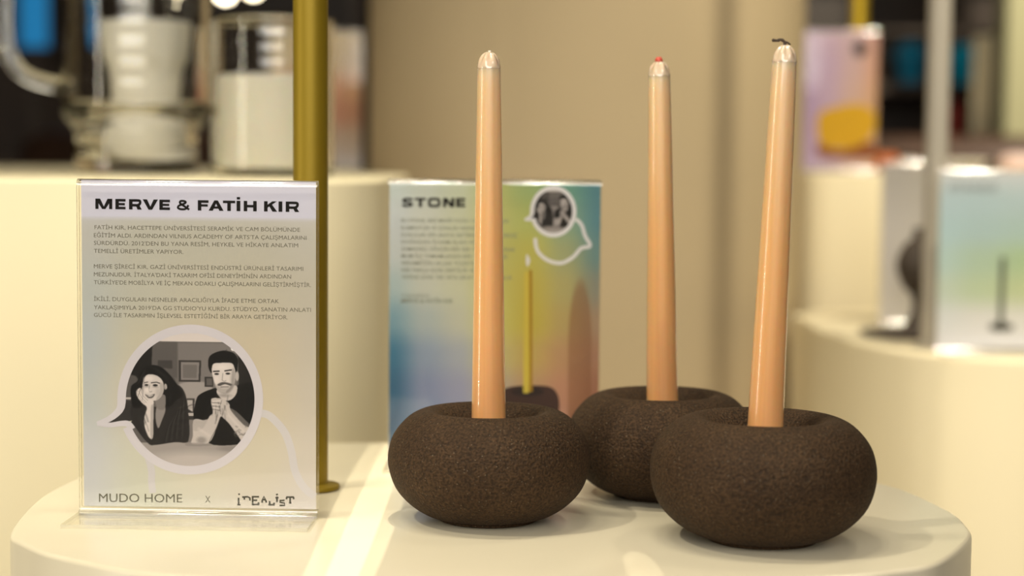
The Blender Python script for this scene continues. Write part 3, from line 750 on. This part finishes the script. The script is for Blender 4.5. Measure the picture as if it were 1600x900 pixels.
for pts, ww in (([(405, 645), (422, 650), (444, 674), (455, 703), (461, 735), (474, 760), (492, 776)], 12), ([(231, 712), (237, 735), (237, 752), (239, 770)], 11)):
    bm = bmesh.new()
    q = catmull([(*L1(*p), 0) for p in pts], 6); sc = L1(200, 500)[0] - L1(199, 500)[0]
    ribbon(bm, [(p.x, p.y) for p in q], ww * sc, YT + .00002)
    mk('second_bubble_outline', bm, m_faint, paper, smooth=False)
m_ink2 = mat('olive grey print ink', lin((92, 88, 66)), .7, spec=.2)
bm = bmesh.new()
a = L1(155, 784); b = L1(285, 785); text_mesh(bm, 'MUDO HOME', a[0], a[1], L1(155, 770)[1] - a[1], YT, width=b[0] - a[0], bold=0, slope=(b[1] - a[1]) / (b[0] - a[0]))
a = L1(321, 785); b = L1(329, 785); text_mesh(bm, 'X', a[0], a[1], L1(321, 774)[1] - a[1], YT, width=b[0] - a[0], bold=0)
mk('brand_text', bm, m_ink2, paper, smooth=False)
bm = bmesh.new()
q = lambda x, y: (120 + x / 4, 740 + y / 4)
seg = [[(1012, 150), (1012, 193)], [(1004, 193), (1024, 193)], [(1010, 130), (1020, 126)],
       [(1034, 146), (1070, 144)], [(1048, 146), (1048, 162)], [(1070, 144), (1083, 152), (1083, 168)],
       [(1100, 140), (1100, 192)], [(1094, 144), (1140, 144)], [(1100, 166), (1128, 166)], [(1094, 192), (1140, 192)], [(1137, 178), (1137, 194)],
       [(1158, 172), (1170, 142), (1184, 172)], [(1160, 162), (1180, 162)], [(1154, 176), (1166, 176)], [(1178, 176), (1190, 176)],
       [(1206, 170), (1206, 194)], [(1198, 194), (1236, 194)], [(1234, 180), (1234, 196)],
       [(1252, 142), (1252, 178)], [(1246, 132), (1258, 128)], [(1242, 150), (1262, 150)],
       [(1300, 166), (1270, 168), (1270, 178), (1300, 184), (1300, 198), (1268, 198)],
       [(1310, 146), (1358, 146)], [(1312, 146), (1312, 160)], [(1334, 146), (1334, 182)], [(1356, 146), (1356, 160)], [(1326, 182), (1342, 182)]]
strokes(bm, [[q(*p) for p in s] for s in seg], L1, 2.7, YT)
mk('logo_text', bm, mat('dark olive print ink', lin((62, 58, 42)), .7, spec=.2), paper, smooth=False)

# ---- sign 2 (behind the left candle)
o2 = at(771.5, 735, 1.30); o2 = Vector((o2.x, o2.y, TZ)); rz2 = -R(.6)
s2, L2 = poster_sign(o2, rz2, 'clear acrylic sign with blurred blue and yellow poster headed STONE, behind the left candle')
xa2, xb2 = L2(606, 500)[0], L2(938, 500)[0]
ac = acrylic_stand(s2, xb2 - xa2, L2(771, 279)[1]); ac.location.x = (xa2 + xb2) / 2
ctrl2 = [[(196, 206, 204), (200, 206, 194), (198, 204, 178), (186, 190, 118), (160, 180, 120), (112, 160, 140), (92, 140, 150)],
         [(206, 212, 214), (210, 212, 200), (206, 208, 180), (200, 200, 128), (186, 192, 112), (140, 170, 140), (100, 148, 158)],
         [(202, 208, 208), (210, 210, 196), (206, 206, 176), (200, 196, 120), (198, 190, 96), (168, 172, 124), (118, 152, 150)],
         [(178, 196, 198), (204, 206, 192), (204, 204, 176), (204, 198, 118), (200, 184, 84), (182, 172, 112), (150, 150, 134)],
         [(130, 166, 182), (180, 190, 188), (196, 196, 176), (206, 200, 122), (200, 182, 78), (186, 164, 104), (176, 148, 120)],
         [(70, 124, 156), (150, 164, 184), (172, 176, 182), (202, 192, 136), (198, 172, 100), (190, 150, 108), (176, 132, 104)],
         [(62, 108, 142), (140, 150, 180), (158, 160, 182), (186, 174, 156), (194, 158, 120), (192, 142, 112), (168, 118, 92)],
         [(68, 104, 138), (128, 146, 178), (150, 156, 184), (176, 166, 166), (188, 152, 130), (190, 140, 116), (160, 112, 90)],
         [(68, 104, 138), (120, 140, 172), (150, 156, 184), (176, 166, 166), (188, 152, 130), (190, 140, 116), (160, 112, 90)]]
c2 = upsample(ctrl2, 200, 140)
xq0, zq1 = L2(609, 286); xq1, zq0 = L2(934, 700)[0], .0052
gx, gz = np.meshgrid(np.linspace(xq0, xq1, 140), np.linspace(zq1, zq0, 200))
# soft brown shadow shape painted into the print colours at the lower right
ex, ez = L2(906, 540); eh = abs(L2(906, 430)[1] - ez); ew = abs(L2(926, 540)[0] - ex)
dd = np.sqrt(((gx - ex) / ew) ** 2 + (np.minimum(0, -(gz - ez)) / eh) ** 2)
mm = np.clip((1 - dd) * 3, 0, .55)[..., None]; c2 = c2 * (1 - mm) + np.array((142, 98, 66.)) * mm
paper2 = grid_print('poster', s2, xq0, xq1, zq0, zq1, c2 * .96, YP)
paper2['label'] = 'printed sheet fading from pale blue through yellow to terracotta'
bm = bmesh.new(); a = L2(628, 323); b = L2(727, 323.5)
zx = lambda v: 590 + v / 3.751
block_text(bm, [(c_, zx(a_), zx(b_)) for c_, a_, b_ in (('S', 145, 206), ('T', 218, 284), ('O', 294, 370), ('N', 384, 450), ('E', 460, 514))], 309, 323.5, .003, L2, YT - .00003)
mk('title_text', bm, m_black, paper2, smooth=False)
bm = bmesh.new()
rows2 = [(347, 795, 'BU STONE, SERİ MASİF DOĞA YALIN FORMLAR'), (358.5, 742, 'ELEMENTLER VE GÜNLÜK NESNE'), (369.5, 808, 'DOKULARI BİR ARAYA GETİREN ŞAMDAN SERİSİ'), (380.5, 742, 'DOĞADAN İLHAM ALAN VE'),
         (391.5, 805, 'ZAMANSIZ, DİNGİN BİR IŞIK VE GÖLGE KURAR'), (402.5, 793, 'MUM İLE TAMAMLANAN BİR YALIN DENGE'), (413.5, 742, 'SERAMİĞİN SICAK YÜZEYİ'), (424.5, 742, 'HER PARÇA ELDE ÜRETİLİR VE'), (435.5, 800, 'YERİNE GÖRE TEK VEYA GRUP OLARAK DURUR')]
for yy, xb, s in rows2:
    a = L2(627, yy); b = L2(xb, yy); text_mesh(bm, s, a[0], a[1], L2(627, yy - 6)[1] - a[1], YT, width=b[0] - a[0], bold=.01)
a = L2(627, 464); b = L2(670, 464); text_mesh(bm, 'TASARIM', a[0], a[1], L2(627, 459)[1] - a[1], YT, width=b[0] - a[0])
a = L2(627, 473); b = L2(708, 473); text_mesh(bm, 'MERVE & FATİH KIR', a[0], a[1], L2(627, 466)[1] - a[1], YT, width=b[0] - a[0], bold=.02)
mk('body_text', bm, mat('soft grey print ink', lin((138, 140, 124)), .7, spec=.2), paper2, smooth=False)
Zs = lambda u, v: L2(821 + (u - 60) / 1000 * 82, 293 + (v - 10) / 850 * 76)
pic2 = paint_couple(7)
cc = (pic2.c - 110) * 1.05 + 96
qx0, qz1 = Zs(pic2.X[0], pic2.Y[0]); qx1, qz0 = Zs(pic2.X[-1], pic2.Y[-1])
grid_print('portrait_photo', paper2, qx0, qx1, qz0, qz1, np.clip(cc, 10, 220), YT, keep=pic2.inside(mask_poly))
m_white2 = mat('white print ink', lin((226, 222, 222)), .6, spec=.25)
bubble_outline(paper2, Zs, 78, YT - .00004, m_white2)
bm = bmesh.new()
sc = L2(800, 400)[0] - L2(799, 400)[0]
q = catmull([(*L2(*p), 0) for p in ((900, 342), (909, 352), (914, 368), (922, 384), (908, 388), (895, 402), (876, 411), (855, 406), (840, 392), (836, 372))], 6)
ribbon(bm, [(p.x, p.y) for p in q], 5.5 * sc, YT + .00002)
mk('second_bubble_outline', bm, m_white2, paper2, smooth=False)
# printed candle, flame and holder
bm = bmesh.new(); ribbon(bm, [L2(824, 425), L2(822, 614)], 9 * sc, YT + .00001)
mk('printed_candle', bm, mat('mustard print ink', lin((206, 184, 66)), .6), paper2, smooth=False)
bm = bmesh.new(); ribbon(bm, [L2(829, 422), L2(829.5, 612)], 5 * sc, YT - .00001)
mk('printed_candle_side', bm, mat('dark mustard print ink', lin((166, 128, 14)), .6), paper2, smooth=False)
bm = bmesh.new()
q = [L2(824, 416), L2(825, 408), L2(824.5, 402), L2(823, 397)]; ribbon(bm, q, [2 * sc, 7 * sc, 5 * sc, .5 * sc], YT)
mk('printed_flame', bm, m_white2, paper2, smooth=False)
def flat_poly(bm, pts, y): bm.faces.new([bm.verts.new((p[0], y, p[1])) for p in pts])
bm = bmesh.new(); flat_poly(bm, [(p.x, p.y) for p in catmull([(*L2(*p), 0) for p in ((782, 612), (800, 604), (830, 602), (858, 604), (870, 614), (874, 632), (868, 655), (840, 668), (805, 668), (780, 655), (774, 632))], 5, True)], YT + .00003)
mk('printed_holder', bm, mat('dark brown print ink', lin((62, 38, 28)), .6), paper2, smooth=False)
bm = bmesh.new(); flat_poly(bm, [L2(*p) for p in ell_pts(824, 612, 26, 7, 0, 350, 20)], YT + .00002)
mk('printed_holder_mouth', bm, mat('black brown print ink', lin((36, 22, 16)), .6), paper2, smooth=False)

# ------------------------------------------------------------------ pedestals behind
UZ = 1.098
lx = at(600, 400, 1.72).x
bm = bmesh.new(); slab(bm, rrect(-1.25, lx, 1.60, 2.22, .10), .002, UZ, .004)
p1 = mk('tall_plinth', bm, m_ped, autos=50); tag(p1, 'tall cream plinth on the left that carries the glassware', 'display plinth')
bm = bmesh.new(); slab(bm, rrect(-1.1, -.228, 2.45, 3.05, .08), .002, UZ - .002, .004)
p2 = mk('tall_plinth', bm, m_ped, autos=50); tag(p2, 'tall cream plinth far behind the glassware and brass pole', 'display plinth')
# right curved plinth
rp = [onz(x, y) for x, y in ((1252, 497), (1275, 512), (1330, 531), (1400, 546), (1480, 556), (1600, 564), (1760, 570))]
ol = [(p.x, p.y) for p in rp]
ol = [(ol[0][0] + .012, ol[0][1] + .08)] + ol + [(1.25, 1.98), (1.5, 2.1), (1.5, 2.6), (ol[0][0] + .2, 2.66)]
oc = catmull([(x, y, 0) for x, y in ol], 6, True)
bm = bmesh.new(); slab(bm, [(p.x, p.y) for p in oc], .002, TZ, .005)
p3 = mk('curved_plinth', bm, m_ped2, autos=50); tag(p3, 'curved cream plinth on the right edge carrying a pale blue sign', 'display plinth')
xa, xb = at(1248, 400, 2.8).x, at(1448, 400, 2.8).x
bm = bmesh.new(); slab(bm, rrect(xa, xb + .55, 2.76, 3.3, .05), .002, UZ, .004)
p4 = mk('tall_plinth', bm, m_ped2, autos=50); tag(p4, 'tall cream plinth at the right under the lilac sign', 'display plinth')

# ------------------------------------------------------------------ glassware on the left plinth
YG = 1.93
gz0 = UZ + .0005
def gp(px, py, Y=YG): v = at(px, py, Y); return v
cxg = gp(213, 200).x
rbody = (gp(330, 100).x - gp(98, 100).x) / 2; rbase = (gp(306, 240).x - gp(116, 240).x) / 2
zst = gp(213, 190).z - gz0; Hj = .30
jug = thing('glass_jug', (cxg, YG, gz0), 'large clear glass jug with thick stepped base and handle at the left', 'jug')
t = .006
prof = [(0, .001), (rbase * .96, .001), (rbase, .004), (rbase, zst - .012), (rbase * 1.03, zst - .006), (rbody * .96, zst + .004), (rbody, zst + .014), (rbody, zst + .09), (rbody * 1.02, Hj - .03), (rbody * 1.03, Hj),
        (rbody * 1.03 - t, Hj), (rbody * 1.02 - t, Hj - .03), (rbody - t, zst + .09), (rbody - t, zst + .018), (rbody * .9 - t, zst + .012), (rbase * .86, zst + .004), (rbase * .84, .030), (rbase * .7, .014), (0, .014)]
bm = bmesh.new(); lathe(bm, dense(prof, .003), 96, lambda a, r_, z: 1 + .001 * math.sin(z * 300) * (z > zst))
mk('body', bm, m_glass, jug, autos=60)
hx = [gp(x, y) for x, y in ((112, 130), (88, 133), (40, 118), (14, 85), (6, 40), (8, -30), (20, -80), (60, -105), (108, -110))]
bm = bmesh.new(); tube(bm, [(p.x - cxg, 0, p.z - gz0) for p in catmull(hx, 5)], .0085, 16)
mk('handle', bm, m_glass, jug)
# white tapered cup inside the jug; lower stem added to brighten the glass base
cw = gp(228, 100, YG); cz0 = gz0 + .0145; dz = zst - .002
r1_, r2_ = (gp(298, 60).x - gp(157, 60).x) / 2, (gp(280, 180).x - gp(178, 180).x) / 2
ztop = gp(228, 34).z - cz0
bm = bmesh.new(); lathe(bm, dense([(0, 0), (r2_ * 1.22, 0), (r2_ * 1.25, .003), (r2_ * 1.25, dz - .006), (r2_, dz), (r2_ * 1.08, dz + (ztop - dz) * .40), (r2_ * 1.14, dz + (ztop - dz) * .50), (r1_ * .92, dz + (ztop - dz) * .58), (r1_ * .97, dz + (ztop - dz) * .78), (r1_, ztop - .002), (r1_ - .002, ztop), (r1_ - .004, ztop - .002), (r1_ * .97 - .004, dz + (ztop - dz) * .78), (r1_ * .92 - .004, dz + (ztop - dz) * .58), (r2_ * 1.08 - .004, dz + (ztop - dz) * .40), (r2_ - .004, dz), (r2_ - .006, .006), (0, .005)], .004), 64)
cup = mk('white_cup', bm, m_frost, autos=60); cup.location = (cw.x, YG, cz0)
tag(cup, 'tapered frosted white cup standing inside the clear glass jug', 'cup')
# tumbler with milky lower half
YT2 = 1.86
ct = gp(426, 200, YT2); rt_ = (gp(522, 100, YT2).x - gp(330, 100, YT2).x) / 2
zt_ = gp(426, 30, YT2).z - gz0; zw = gp(426, 118, YT2).z - gz0
tum = thing('glass_tumbler', (ct.x, YT2, gz0), 'wide clear glass tumbler with a milky white lower half behind the brass pole', 'tumbler')
bm = bmesh.new(); lathe(bm, dense([(0, 0), (rt_ * .95, 0), (rt_, .004), (rt_, zt_ - .002), (rt_ - .002, zt_), (rt_ - .004, zt_ - .002), (rt_ - .004, zw + .002), (rt_ - .0045, .010), (rt_ * .9, .006), (0, .006)], .003), 96, lambda a, r_, z: 1 + .004 * math.sin(z * 420) * (z > zw + .005))
mk('glass', bm, m_glass, tum, autos=60)
bm = bmesh.new(); lathe(bm, dense([(0, .008), (rt_ * .88, .008), (rt_ - .0066, .014), (rt_ - .0066, zw - .004), (rt_ - .009, zw), (0, zw)], .004), 64)
mk('milky_filling', bm, m_wax_white, tum, autos=60)

# ------------------------------------------------------------------ background signs
def bg_sign(pxl, pxr, pyt, Y, zb, cols, label, rz=0, paper_top=.004):
    x0, x1 = at(pxl, 300, Y).x, at(pxr, 300, Y).x; zt = at((pxl + pxr) / 2, pyt, Y).z
    root = thing('tabletop_sign', ((x0 + x1) / 2, Y, zb + .0003), label, 'sign', rot=(0, 0, rz))
    Wd = x1 - x0; Hh = zt - zb
    acrylic_stand(root, Wd, Hh, .045)
    p = grid_print('poster', root, -Wd / 2 + .002, Wd / 2 - .002, .0052, Hh - paper_top, upsample(cols, 90, 60), YP)
    return root, p, Wd, Hh
# lilac sign
lil = [[(205, 178, 204), (212, 186, 206), (214, 186, 192), (218, 170, 156)], [(200, 176, 206), (206, 180, 206), (214, 184, 184), (220, 172, 146)],
       [(198, 172, 212), (206, 180, 204), (218, 186, 176), (220, 176, 138)], [(204, 176, 216), (210, 184, 206), (222, 190, 178), (222, 184, 150)], [(206, 182, 216), (210, 186, 206), (220, 192, 180), (216, 180, 150)]]
r_, p_, Wd, Hh = bg_sign(1250, 1369, 46, 2.86, UZ, lil, 'blurred lilac and peach sign with a yellow flower picture on the far right plinth')
def blob(par, pts, col, y, name, label=None):
    bm = bmesh.new(); flat_poly(bm, [(a.x, a.y) for a in catmull([(*p, 0) for p in pts], 5, True)], y)
    o = mk(name, bm, mat(name.replace('_', ' ') + ' ink', lin(col), .6), par, smooth=False)
    if label: o['label'] = label
    return o
fx = lambda u, v: (-Wd / 2 + u * Wd, Hh - v * Hh)
blob(p_, [fx(.22, .60), fx(.45, .54), (fx(.75, .52)), fx(.95, .58), fx(.96, .70), fx(.8, .80), fx(.5, .84), fx(.24, .79)], (226, 178, 24), YT, 'printed_flower')
blob(p_, [fx(.22, .80), fx(.5, .85), fx(.9, .78), fx(.98, .84), fx(.97, .90), fx(.3, .90)], (150, 84, 40), YT + .00002, 'printed_leaf')
blob(p_, [(fx(.745, .135)[0] + .011 * math.cos(a), fx(.745, .135)[1] + .012 * math.sin(a)) for a in [k * PI / 4 for k in range(8)]], (40, 40, 48), YT, 'printed_portrait')
# right pale blue sign
blu = [[(226, 230, 230)] * 4, [(200, 220, 224), (198, 218, 220), (200, 218, 218), (202, 218, 216)], [(196, 220, 222), (192, 214, 212), (192, 214, 206), (196, 214, 200)],
       [(200, 222, 216), (194, 214, 190), (190, 212, 170), (200, 214, 168)], [(212, 224, 208), (204, 218, 184), (206, 216, 172), (212, 216, 176)], [(232, 234, 232), (232, 230, 226), (230, 228, 222), (230, 226, 220)], [(234, 232, 234)] * 4]
r_, p_, Wd, Hh = bg_sign(1466, 1672, 264, 2.08, TZ, blu, 'blurred pale blue and green sign at the right edge on the curved plinth')
bm = bmesh.new(); text_mesh(bm, 'STANDS', -Wd / 2 + .012, Hh - .026, .008, YT, width=.055, bold=.04); mk('title_text', bm, mat('slate print ink', lin((150, 160, 162)), .7), p_, smooth=False)
bm = bmesh.new(); ribbon(bm, [fx(.505, .48), fx(.50, .84)], .0065, YT); mk('printed_stem', bm, mat('charcoal print ink', lin((96, 100, 84)), .7), p_, smooth=False)
blob(p_, [fx(.42, .85), fx(.50, .835), fx(.59, .85), fx(.59, .875), fx(.5, .885), fx(.42, .875)], (72, 72, 62), YT - .00002, 'printed_foot')
# white sign behind the gray post
r_, p_, Wd, Hh = bg_sign(1376, 1528, 252, 2.42, TZ, [[(196, 190, 184), (196, 190, 180), (190, 178, 140)], [(222, 216, 212), (224, 218, 212), (214, 206, 184)], [(226, 220, 214), (228, 222, 214), (220, 212, 196)]],
                         'blurred white sign behind the grey post and the dark sculpture')
# pinkish sign behind the brass pole
r_, p_, Wd, Hh = bg_sign(420, 566, 46, 2.72, UZ - .002, [[(186, 160, 104)] * 3, [(184, 158, 104), (180, 154, 104), (176, 148, 96)], [(210, 168, 140), (206, 150, 128), (200, 160, 120)], [(206, 140, 130), (202, 146, 128), (176, 130, 100)], [(196, 176, 168), (190, 170, 158), (180, 160, 140)], [(196, 188, 186)] * 3],
                         'blurred pink and tan sign between the brass pole and the column')

# dark sculpture: oval disc on a stem over a flat plate
sp = at(1434, 512, 2.265); sc_ = 2.2 / FPX
sculp = thing('dark_vase', (sp.x, 2.265, TZ + .0005), 'dark bulbous stoneware vase on a flat tray beside the grey post', 'vase')
zc = at(1436, 415, 2.265).z - TZ
bm = bmesh.new(); lathe(bm, [(p.x, p.y) for p in catmull([(0.0, .005, 0), (.022, .0055, 0), (.018, .012, 0), (.008, .03, 0), (.009, zc - .038, 0), (.020, zc - .026, 0), (.0285, zc, 0), (.020, zc + .024, 0), (.009, zc + .034, 0), (.008, zc + .045, 0), (.0055, zc + .045, 0), (.0, zc + .03, 0)], 5)], 48)
for v in bm.verts: v.co.x = max(v.co.x, -.2)
mk('vessel', bm, m_dark, sculp, autos=60)
bm = bmesh.new(); lathe(bm, [(0, 0), (.066, 0), (.072, .003), (.072, .0048), (0, .0045)], 48); mk('tray', bm, m_dark, sculp, autos=40)

# grey post right
gpo = thing('grey_post', (at(1462, 300, 2.135).x, 2.135, TZ + .0004), 'slim grey metal post rising from the curved plinth at the right', 'post')
m_grey = mat('satin grey metal', (.42, .38, .31), .5, var=(6, .05))
bm = bmesh.new(); lathe(bm, [(0, .004), (.0136, .004), (.0136, 1.5), (0, 1.5)], 32); mk('shaft', bm, m_grey, gpo, autos=40)
bm = bmesh.new(); lathe(bm, [(0, 0), (.022, 0), (.022, .003), (.015, .004), (0, .004)], 32); mk('foot', bm, m_grey, gpo, autos=40)
# brass post behind the lilac sign
bpo = thing('brass_pole', (at(1342, 20, 3.0).x, 3.0, UZ + .0005), 'blurred brass pole rising behind the lilac sign', 'pole')
bm = bmesh.new(); lathe(bm, [(0, .004), (.0135, .004), (.0135, 1.5), (0, 1.5)], 32); mk('shaft', bm, mat('yellow brass', (.62, .42, .03), .35, metal=.6, var=(5, .05)), bpo, autos=40)
bm = bmesh.new(); lathe(bm, [(0, 0), (.022, 0), (.022, .003), (.014, .004), (0, .004)], 32); mk('foot', bm, m_brass, bpo, autos=40)

# small things on the far right plinth
am = at(1378, 250, 2.9)
bm = bmesh.new(); lathe(bm, [(0, 0), (.014, 0), (.021, .008), (.023, .018), (.019, .028), (.012, .031), (.010, .029), (0, .010)], 40)
o = mk('amber_bowl', bm, mat('amber glaze', lin((170, 84, 20)), .3), autos=60); o.location = (am.x, 2.87, UZ + .0005); tag(o, 'small round amber brown bowl right beside the lilac sign', 'bowl')
for (pl_, pr_, yt_, Y_, lab) in ((1385, 1440, 248, 3.0, 'low white dish right of the amber bowl'), (1476, 1545, 248, 3.05, 'low white dish right of the grey post')):
    a = at(pl_, 250, Y_); b = at(pr_, 250, Y_); rr = (b.x - a.x) / 2; hh = .02
    bm = bmesh.new(); lathe(bm, [(0, 0), (rr * .5, 0), (rr * .55, .003), (rr, hh), (rr - .002, hh + .001), (rr * .5, .006), (0, .005)], 40)
    o = mk('white_dish', bm, m_frost, autos=60); o.location = ((a.x + b.x) / 2, Y_, UZ + .0005); tag(o, lab, 'dish')
a = at(1592, 250, 2.95)
bm = bmesh.new(); lathe(bm, [(p.x, p.y) for p in catmull([(0, 0, 0), (.026, 0, 0), (.031, .006, 0), (.032, .022, 0), (.026, .030, 0), (.010, .033, 0), (0, .033, 0)], 4)], 40)
o = mk('pink_jar', bm, mat('pale pink glaze', lin((225, 196, 186)), .35), autos=60); o.location = (a.x, 2.95, UZ + .0005); tag(o, 'pale pink lidded jar at the far right edge', 'jar')

# ------------------------------------------------------------------ far background
def shelf_unit(x0, x1, y, zs, label, m):
    root = thing('shelf_unit', ((x0 + x1) / 2, y, .002), label, 'shelving')
    w_ = (x1 - x0) / 2
    for s in (-1, 1):
        bm = bmesh.new(); box(bm, s * w_ - .02, s * w_ + .02, -.2, .2, 0, 2.4, .004); mk('side_panel', bm, m, root, smooth=False)
    bm = bmesh.new(); box(bm, -w_ + .021, w_ - .021, .18, .2, 0, 2.4); mk('back_panel', bm, m, root, smooth=False)
    for z in zs:
        bm = bmesh.new(); box(bm, -w_ + .021, w_ - .021, -.19, .178, z - .03, z, .003); mk('shelf', bm, m, root, smooth=False)
    return root
m_sh = mat('dark walnut shelving', (.045, .028, .018), .5, var=(5, .3))
shelf_unit(-1.75, -.45, 5.4, (.4, .9, 1.10, 1.75, 2.3), 'dark walnut shelving in the far background left of the column', m_sh)
shelf_unit(.62, 1.95, 5.4, (.4, .9, 1.10, 1.33, 1.80, 2.3), 'dark walnut shelving in the far background right of the column', m_sh)
# blue lit screen behind the jug handle
a = at(30, 30, 5.0); b = at(82, 108, 5.0)
def screen(pxl, pxr, pyt, pyb, Y, col, es, label):
    a = at(pxl, pyt, Y); b = at(pxr, pyb, Y)
    root = thing('lit_screen', ((a.x + b.x) / 2, Y, 1.102), label, 'screen')
    w2 = (b.x - a.x) / 2; z0, z1 = b.z - 1.102, a.z - 1.102
    z0 = max(z0, .02)
    bm = bmesh.new(); box(bm, -w2 - .01, w2 + .01, 0, .03, z0 - .01, z1 + .01, .004); mk('casing', bm, m_dark, root, smooth=False)
    bm = bmesh.new(); box(bm, -w2, w2, -.004, -.001, z0, z1, .001); mk('panel', bm, mat('lit blue panel', (.01, .1, .2), .4, emit=col, es=es), root, smooth=False)
    bm = bmesh.new(); box(bm, -.02, .02, .005, .025, .006, z0 - .011); box(bm, -w2 * .7, w2 * .7, -.03, .06, 0, .006); mk('stand', bm, m_dark, root, smooth=False)
    return root
screen(30, 76, -60, 74, 5.3, lin((20, 120, 175)), .8, 'glowing blue screen seen through the loop of the jug handle')
# bare bulbs in the far background
def bulb(px, py, Y, r, label):
    p = at(px, py, Y); root = thing('pendant_lamp', p, label, 'lamp', group='hanging bulbs in the background')
    bm = bmesh.new(); bmesh.ops.create_uvsphere(bm, u_segments=24, v_segments=16, radius=r)
    mk('bulb', bm, mat('glowing bulb', (1, 1, 1), .4, emit=(1, .86, .62), es=14), root)
    bm = bmesh.new(); tube(bm, [(0, 0, r * .8), (0, 0, r + .03)], r * .5, 12); mk('socket', bm, m_dark, root)
    bm = bmesh.new(); tube(bm, [(0, 0, r + .03), (0, 0, 2.99 - p.z)], .003, 8); mk('cord', bm, m_dark, root)
bulb(352, -12, 4.6, .020, 'glowing bare bulb hanging in the dark, left of the pair')
bulb(396, -18, 4.7, .019, 'glowing bare bulb hanging in the dark, right of the pair')
# vases on the right shelves
def vase(px, pyt, pyb, wpx, Y, col, label, name='blue_vase', rough=.3, zb=1.3325):
    a = at(px, pyb, Y); zt = at(px, pyt, Y).z - zb; rw = wpx / 2 * Y / FPX
    bm = bmesh.new(); lathe(bm, [(p.x, p.y) for p in catmull([(0, 0, 0), (rw * .6, 0, 0), (rw * .7, zt * .05, 0), (rw * .75, zt * .3, 0), (rw, zt * .7, 0), (rw * .7, zt * .92, 0), (rw * .45, zt, 0), (rw * .4, zt * .98, 0), (0, zt * .8, 0)], 4)], 32)
    o = mk(name, bm, mat(name.replace('_', ' ') + ' glaze', lin(col), rough), autos=60); o.location = (a.x, Y, zb); tag(o, label, 'vase')
vase(1420, 66, 240, 52, 5.35, (20, 130, 170), 'blurred dark blue vase on the far shelf left of the grey post')
vase(1502, 70, 240, 46, 5.3, (0, 180, 225), 'blurred bright blue vase on the far shelf right of the grey post')
vase(1489, 158, 240, 30, 5.25, (170, 60, 50), 'blurred small red vase below the bright blue one', 'red_vase', zb=1.1025)
# pale curtain, dark armchair, olive panel on the right
bm = bmesh.new()
xa, xb = at(1522, 100, 4.6).x, at(1562, 100, 4.6).x
n = 24; fr = []; bk = []
for i in range(n + 1):
    x = xa + (xb - xa) * i / n; y = 4.6 + .012 * math.sin(i * 1.4)
    fr.append((x, y)); bk.append((x, y + .006))
pts = fr + bk[::-1]
lo = [bm.verts.new((x, y, 1.0)) for x, y in pts]; hi = [bm.verts.new((x, y, 1.428)) for x, y in pts]
for k in range(len(pts)): bm.faces.new((lo[k], lo[(k + 1) % len(pts)], hi[(k + 1) % len(pts)], hi[k]))
for i in range(n):
    for L_ in (lo, hi): bm.faces.new((L_[i], L_[i + 1], L_[len(pts) - 2 - i], L_[len(pts) - 1 - i]))
o = mk('hanging_cloth', bm, mat('pale cream cloth', lin((240, 228, 196)), .8), smooth=True); tag(o, 'narrow pale cream cloth hanging in the far right background', 'cloth')
rail = bmesh.new(); tube(rail, [(xa - .3, 4.603, 1.435), (xb + .06, 4.603, 1.435)], .006, 10)
for xx in (xa - .3, xb + .06): tube(rail, [(xx, 4.603, .002), (xx, 4.603, 1.44)], .008, 10)
o = mk('garment_rail', rail, m_dark, smooth=True); tag(o, 'dark metal rail that holds the cream cloth', 'rail')
xa, xb = at(1572, 100, 4.3).x, at(1700, 100, 4.3).x
bm = bmesh.new(); box(bm, xa, xb, 4.3, 4.42, .002, 2.6, .01); o = mk('room_divider', bm, painted('olive grey paint', lin((150, 146, 112)), .7), smooth=False)
tag(o, 'olive grey upright divider at the right edge of the background', 'divider')
def chair(px, Y, label):
    p = at(px, 200, Y); root = thing('dark_armchair', (p.x, Y, .002), label, 'armchair', rot=(0, 0, R(-25)))
    bm = bmesh.new(); box(bm, -.36, .36, -.34, .30, .22, .48, .05); mk('seat', bm, m_wood, root)
    bm = bmesh.new(); box(bm, -.38, .38, .22, .38, .40, 1.17, .06); mk('backrest', bm, m_wood, root)
    for s in (-1, 1):
        bm = bmesh.new(); box(bm, s * .42 - .06, s * .42 + .06, -.34, .34, .20, .72, .04); mk('armrest', bm, m_wood, root)
        for q in (-1, 1):
            bm = bmesh.new(); tube(bm, [(s * .36, q * .28, 0), (s * .34, q * .26, .24)], [.014, .022], 12); mk('leg', bm, m_dark, root)
chair(1470, 3.9, 'dark brown armchair in the shadow behind the right plinth')
chair(120, 4.1, 'dark brown armchair in the shadow behind the glass jug')
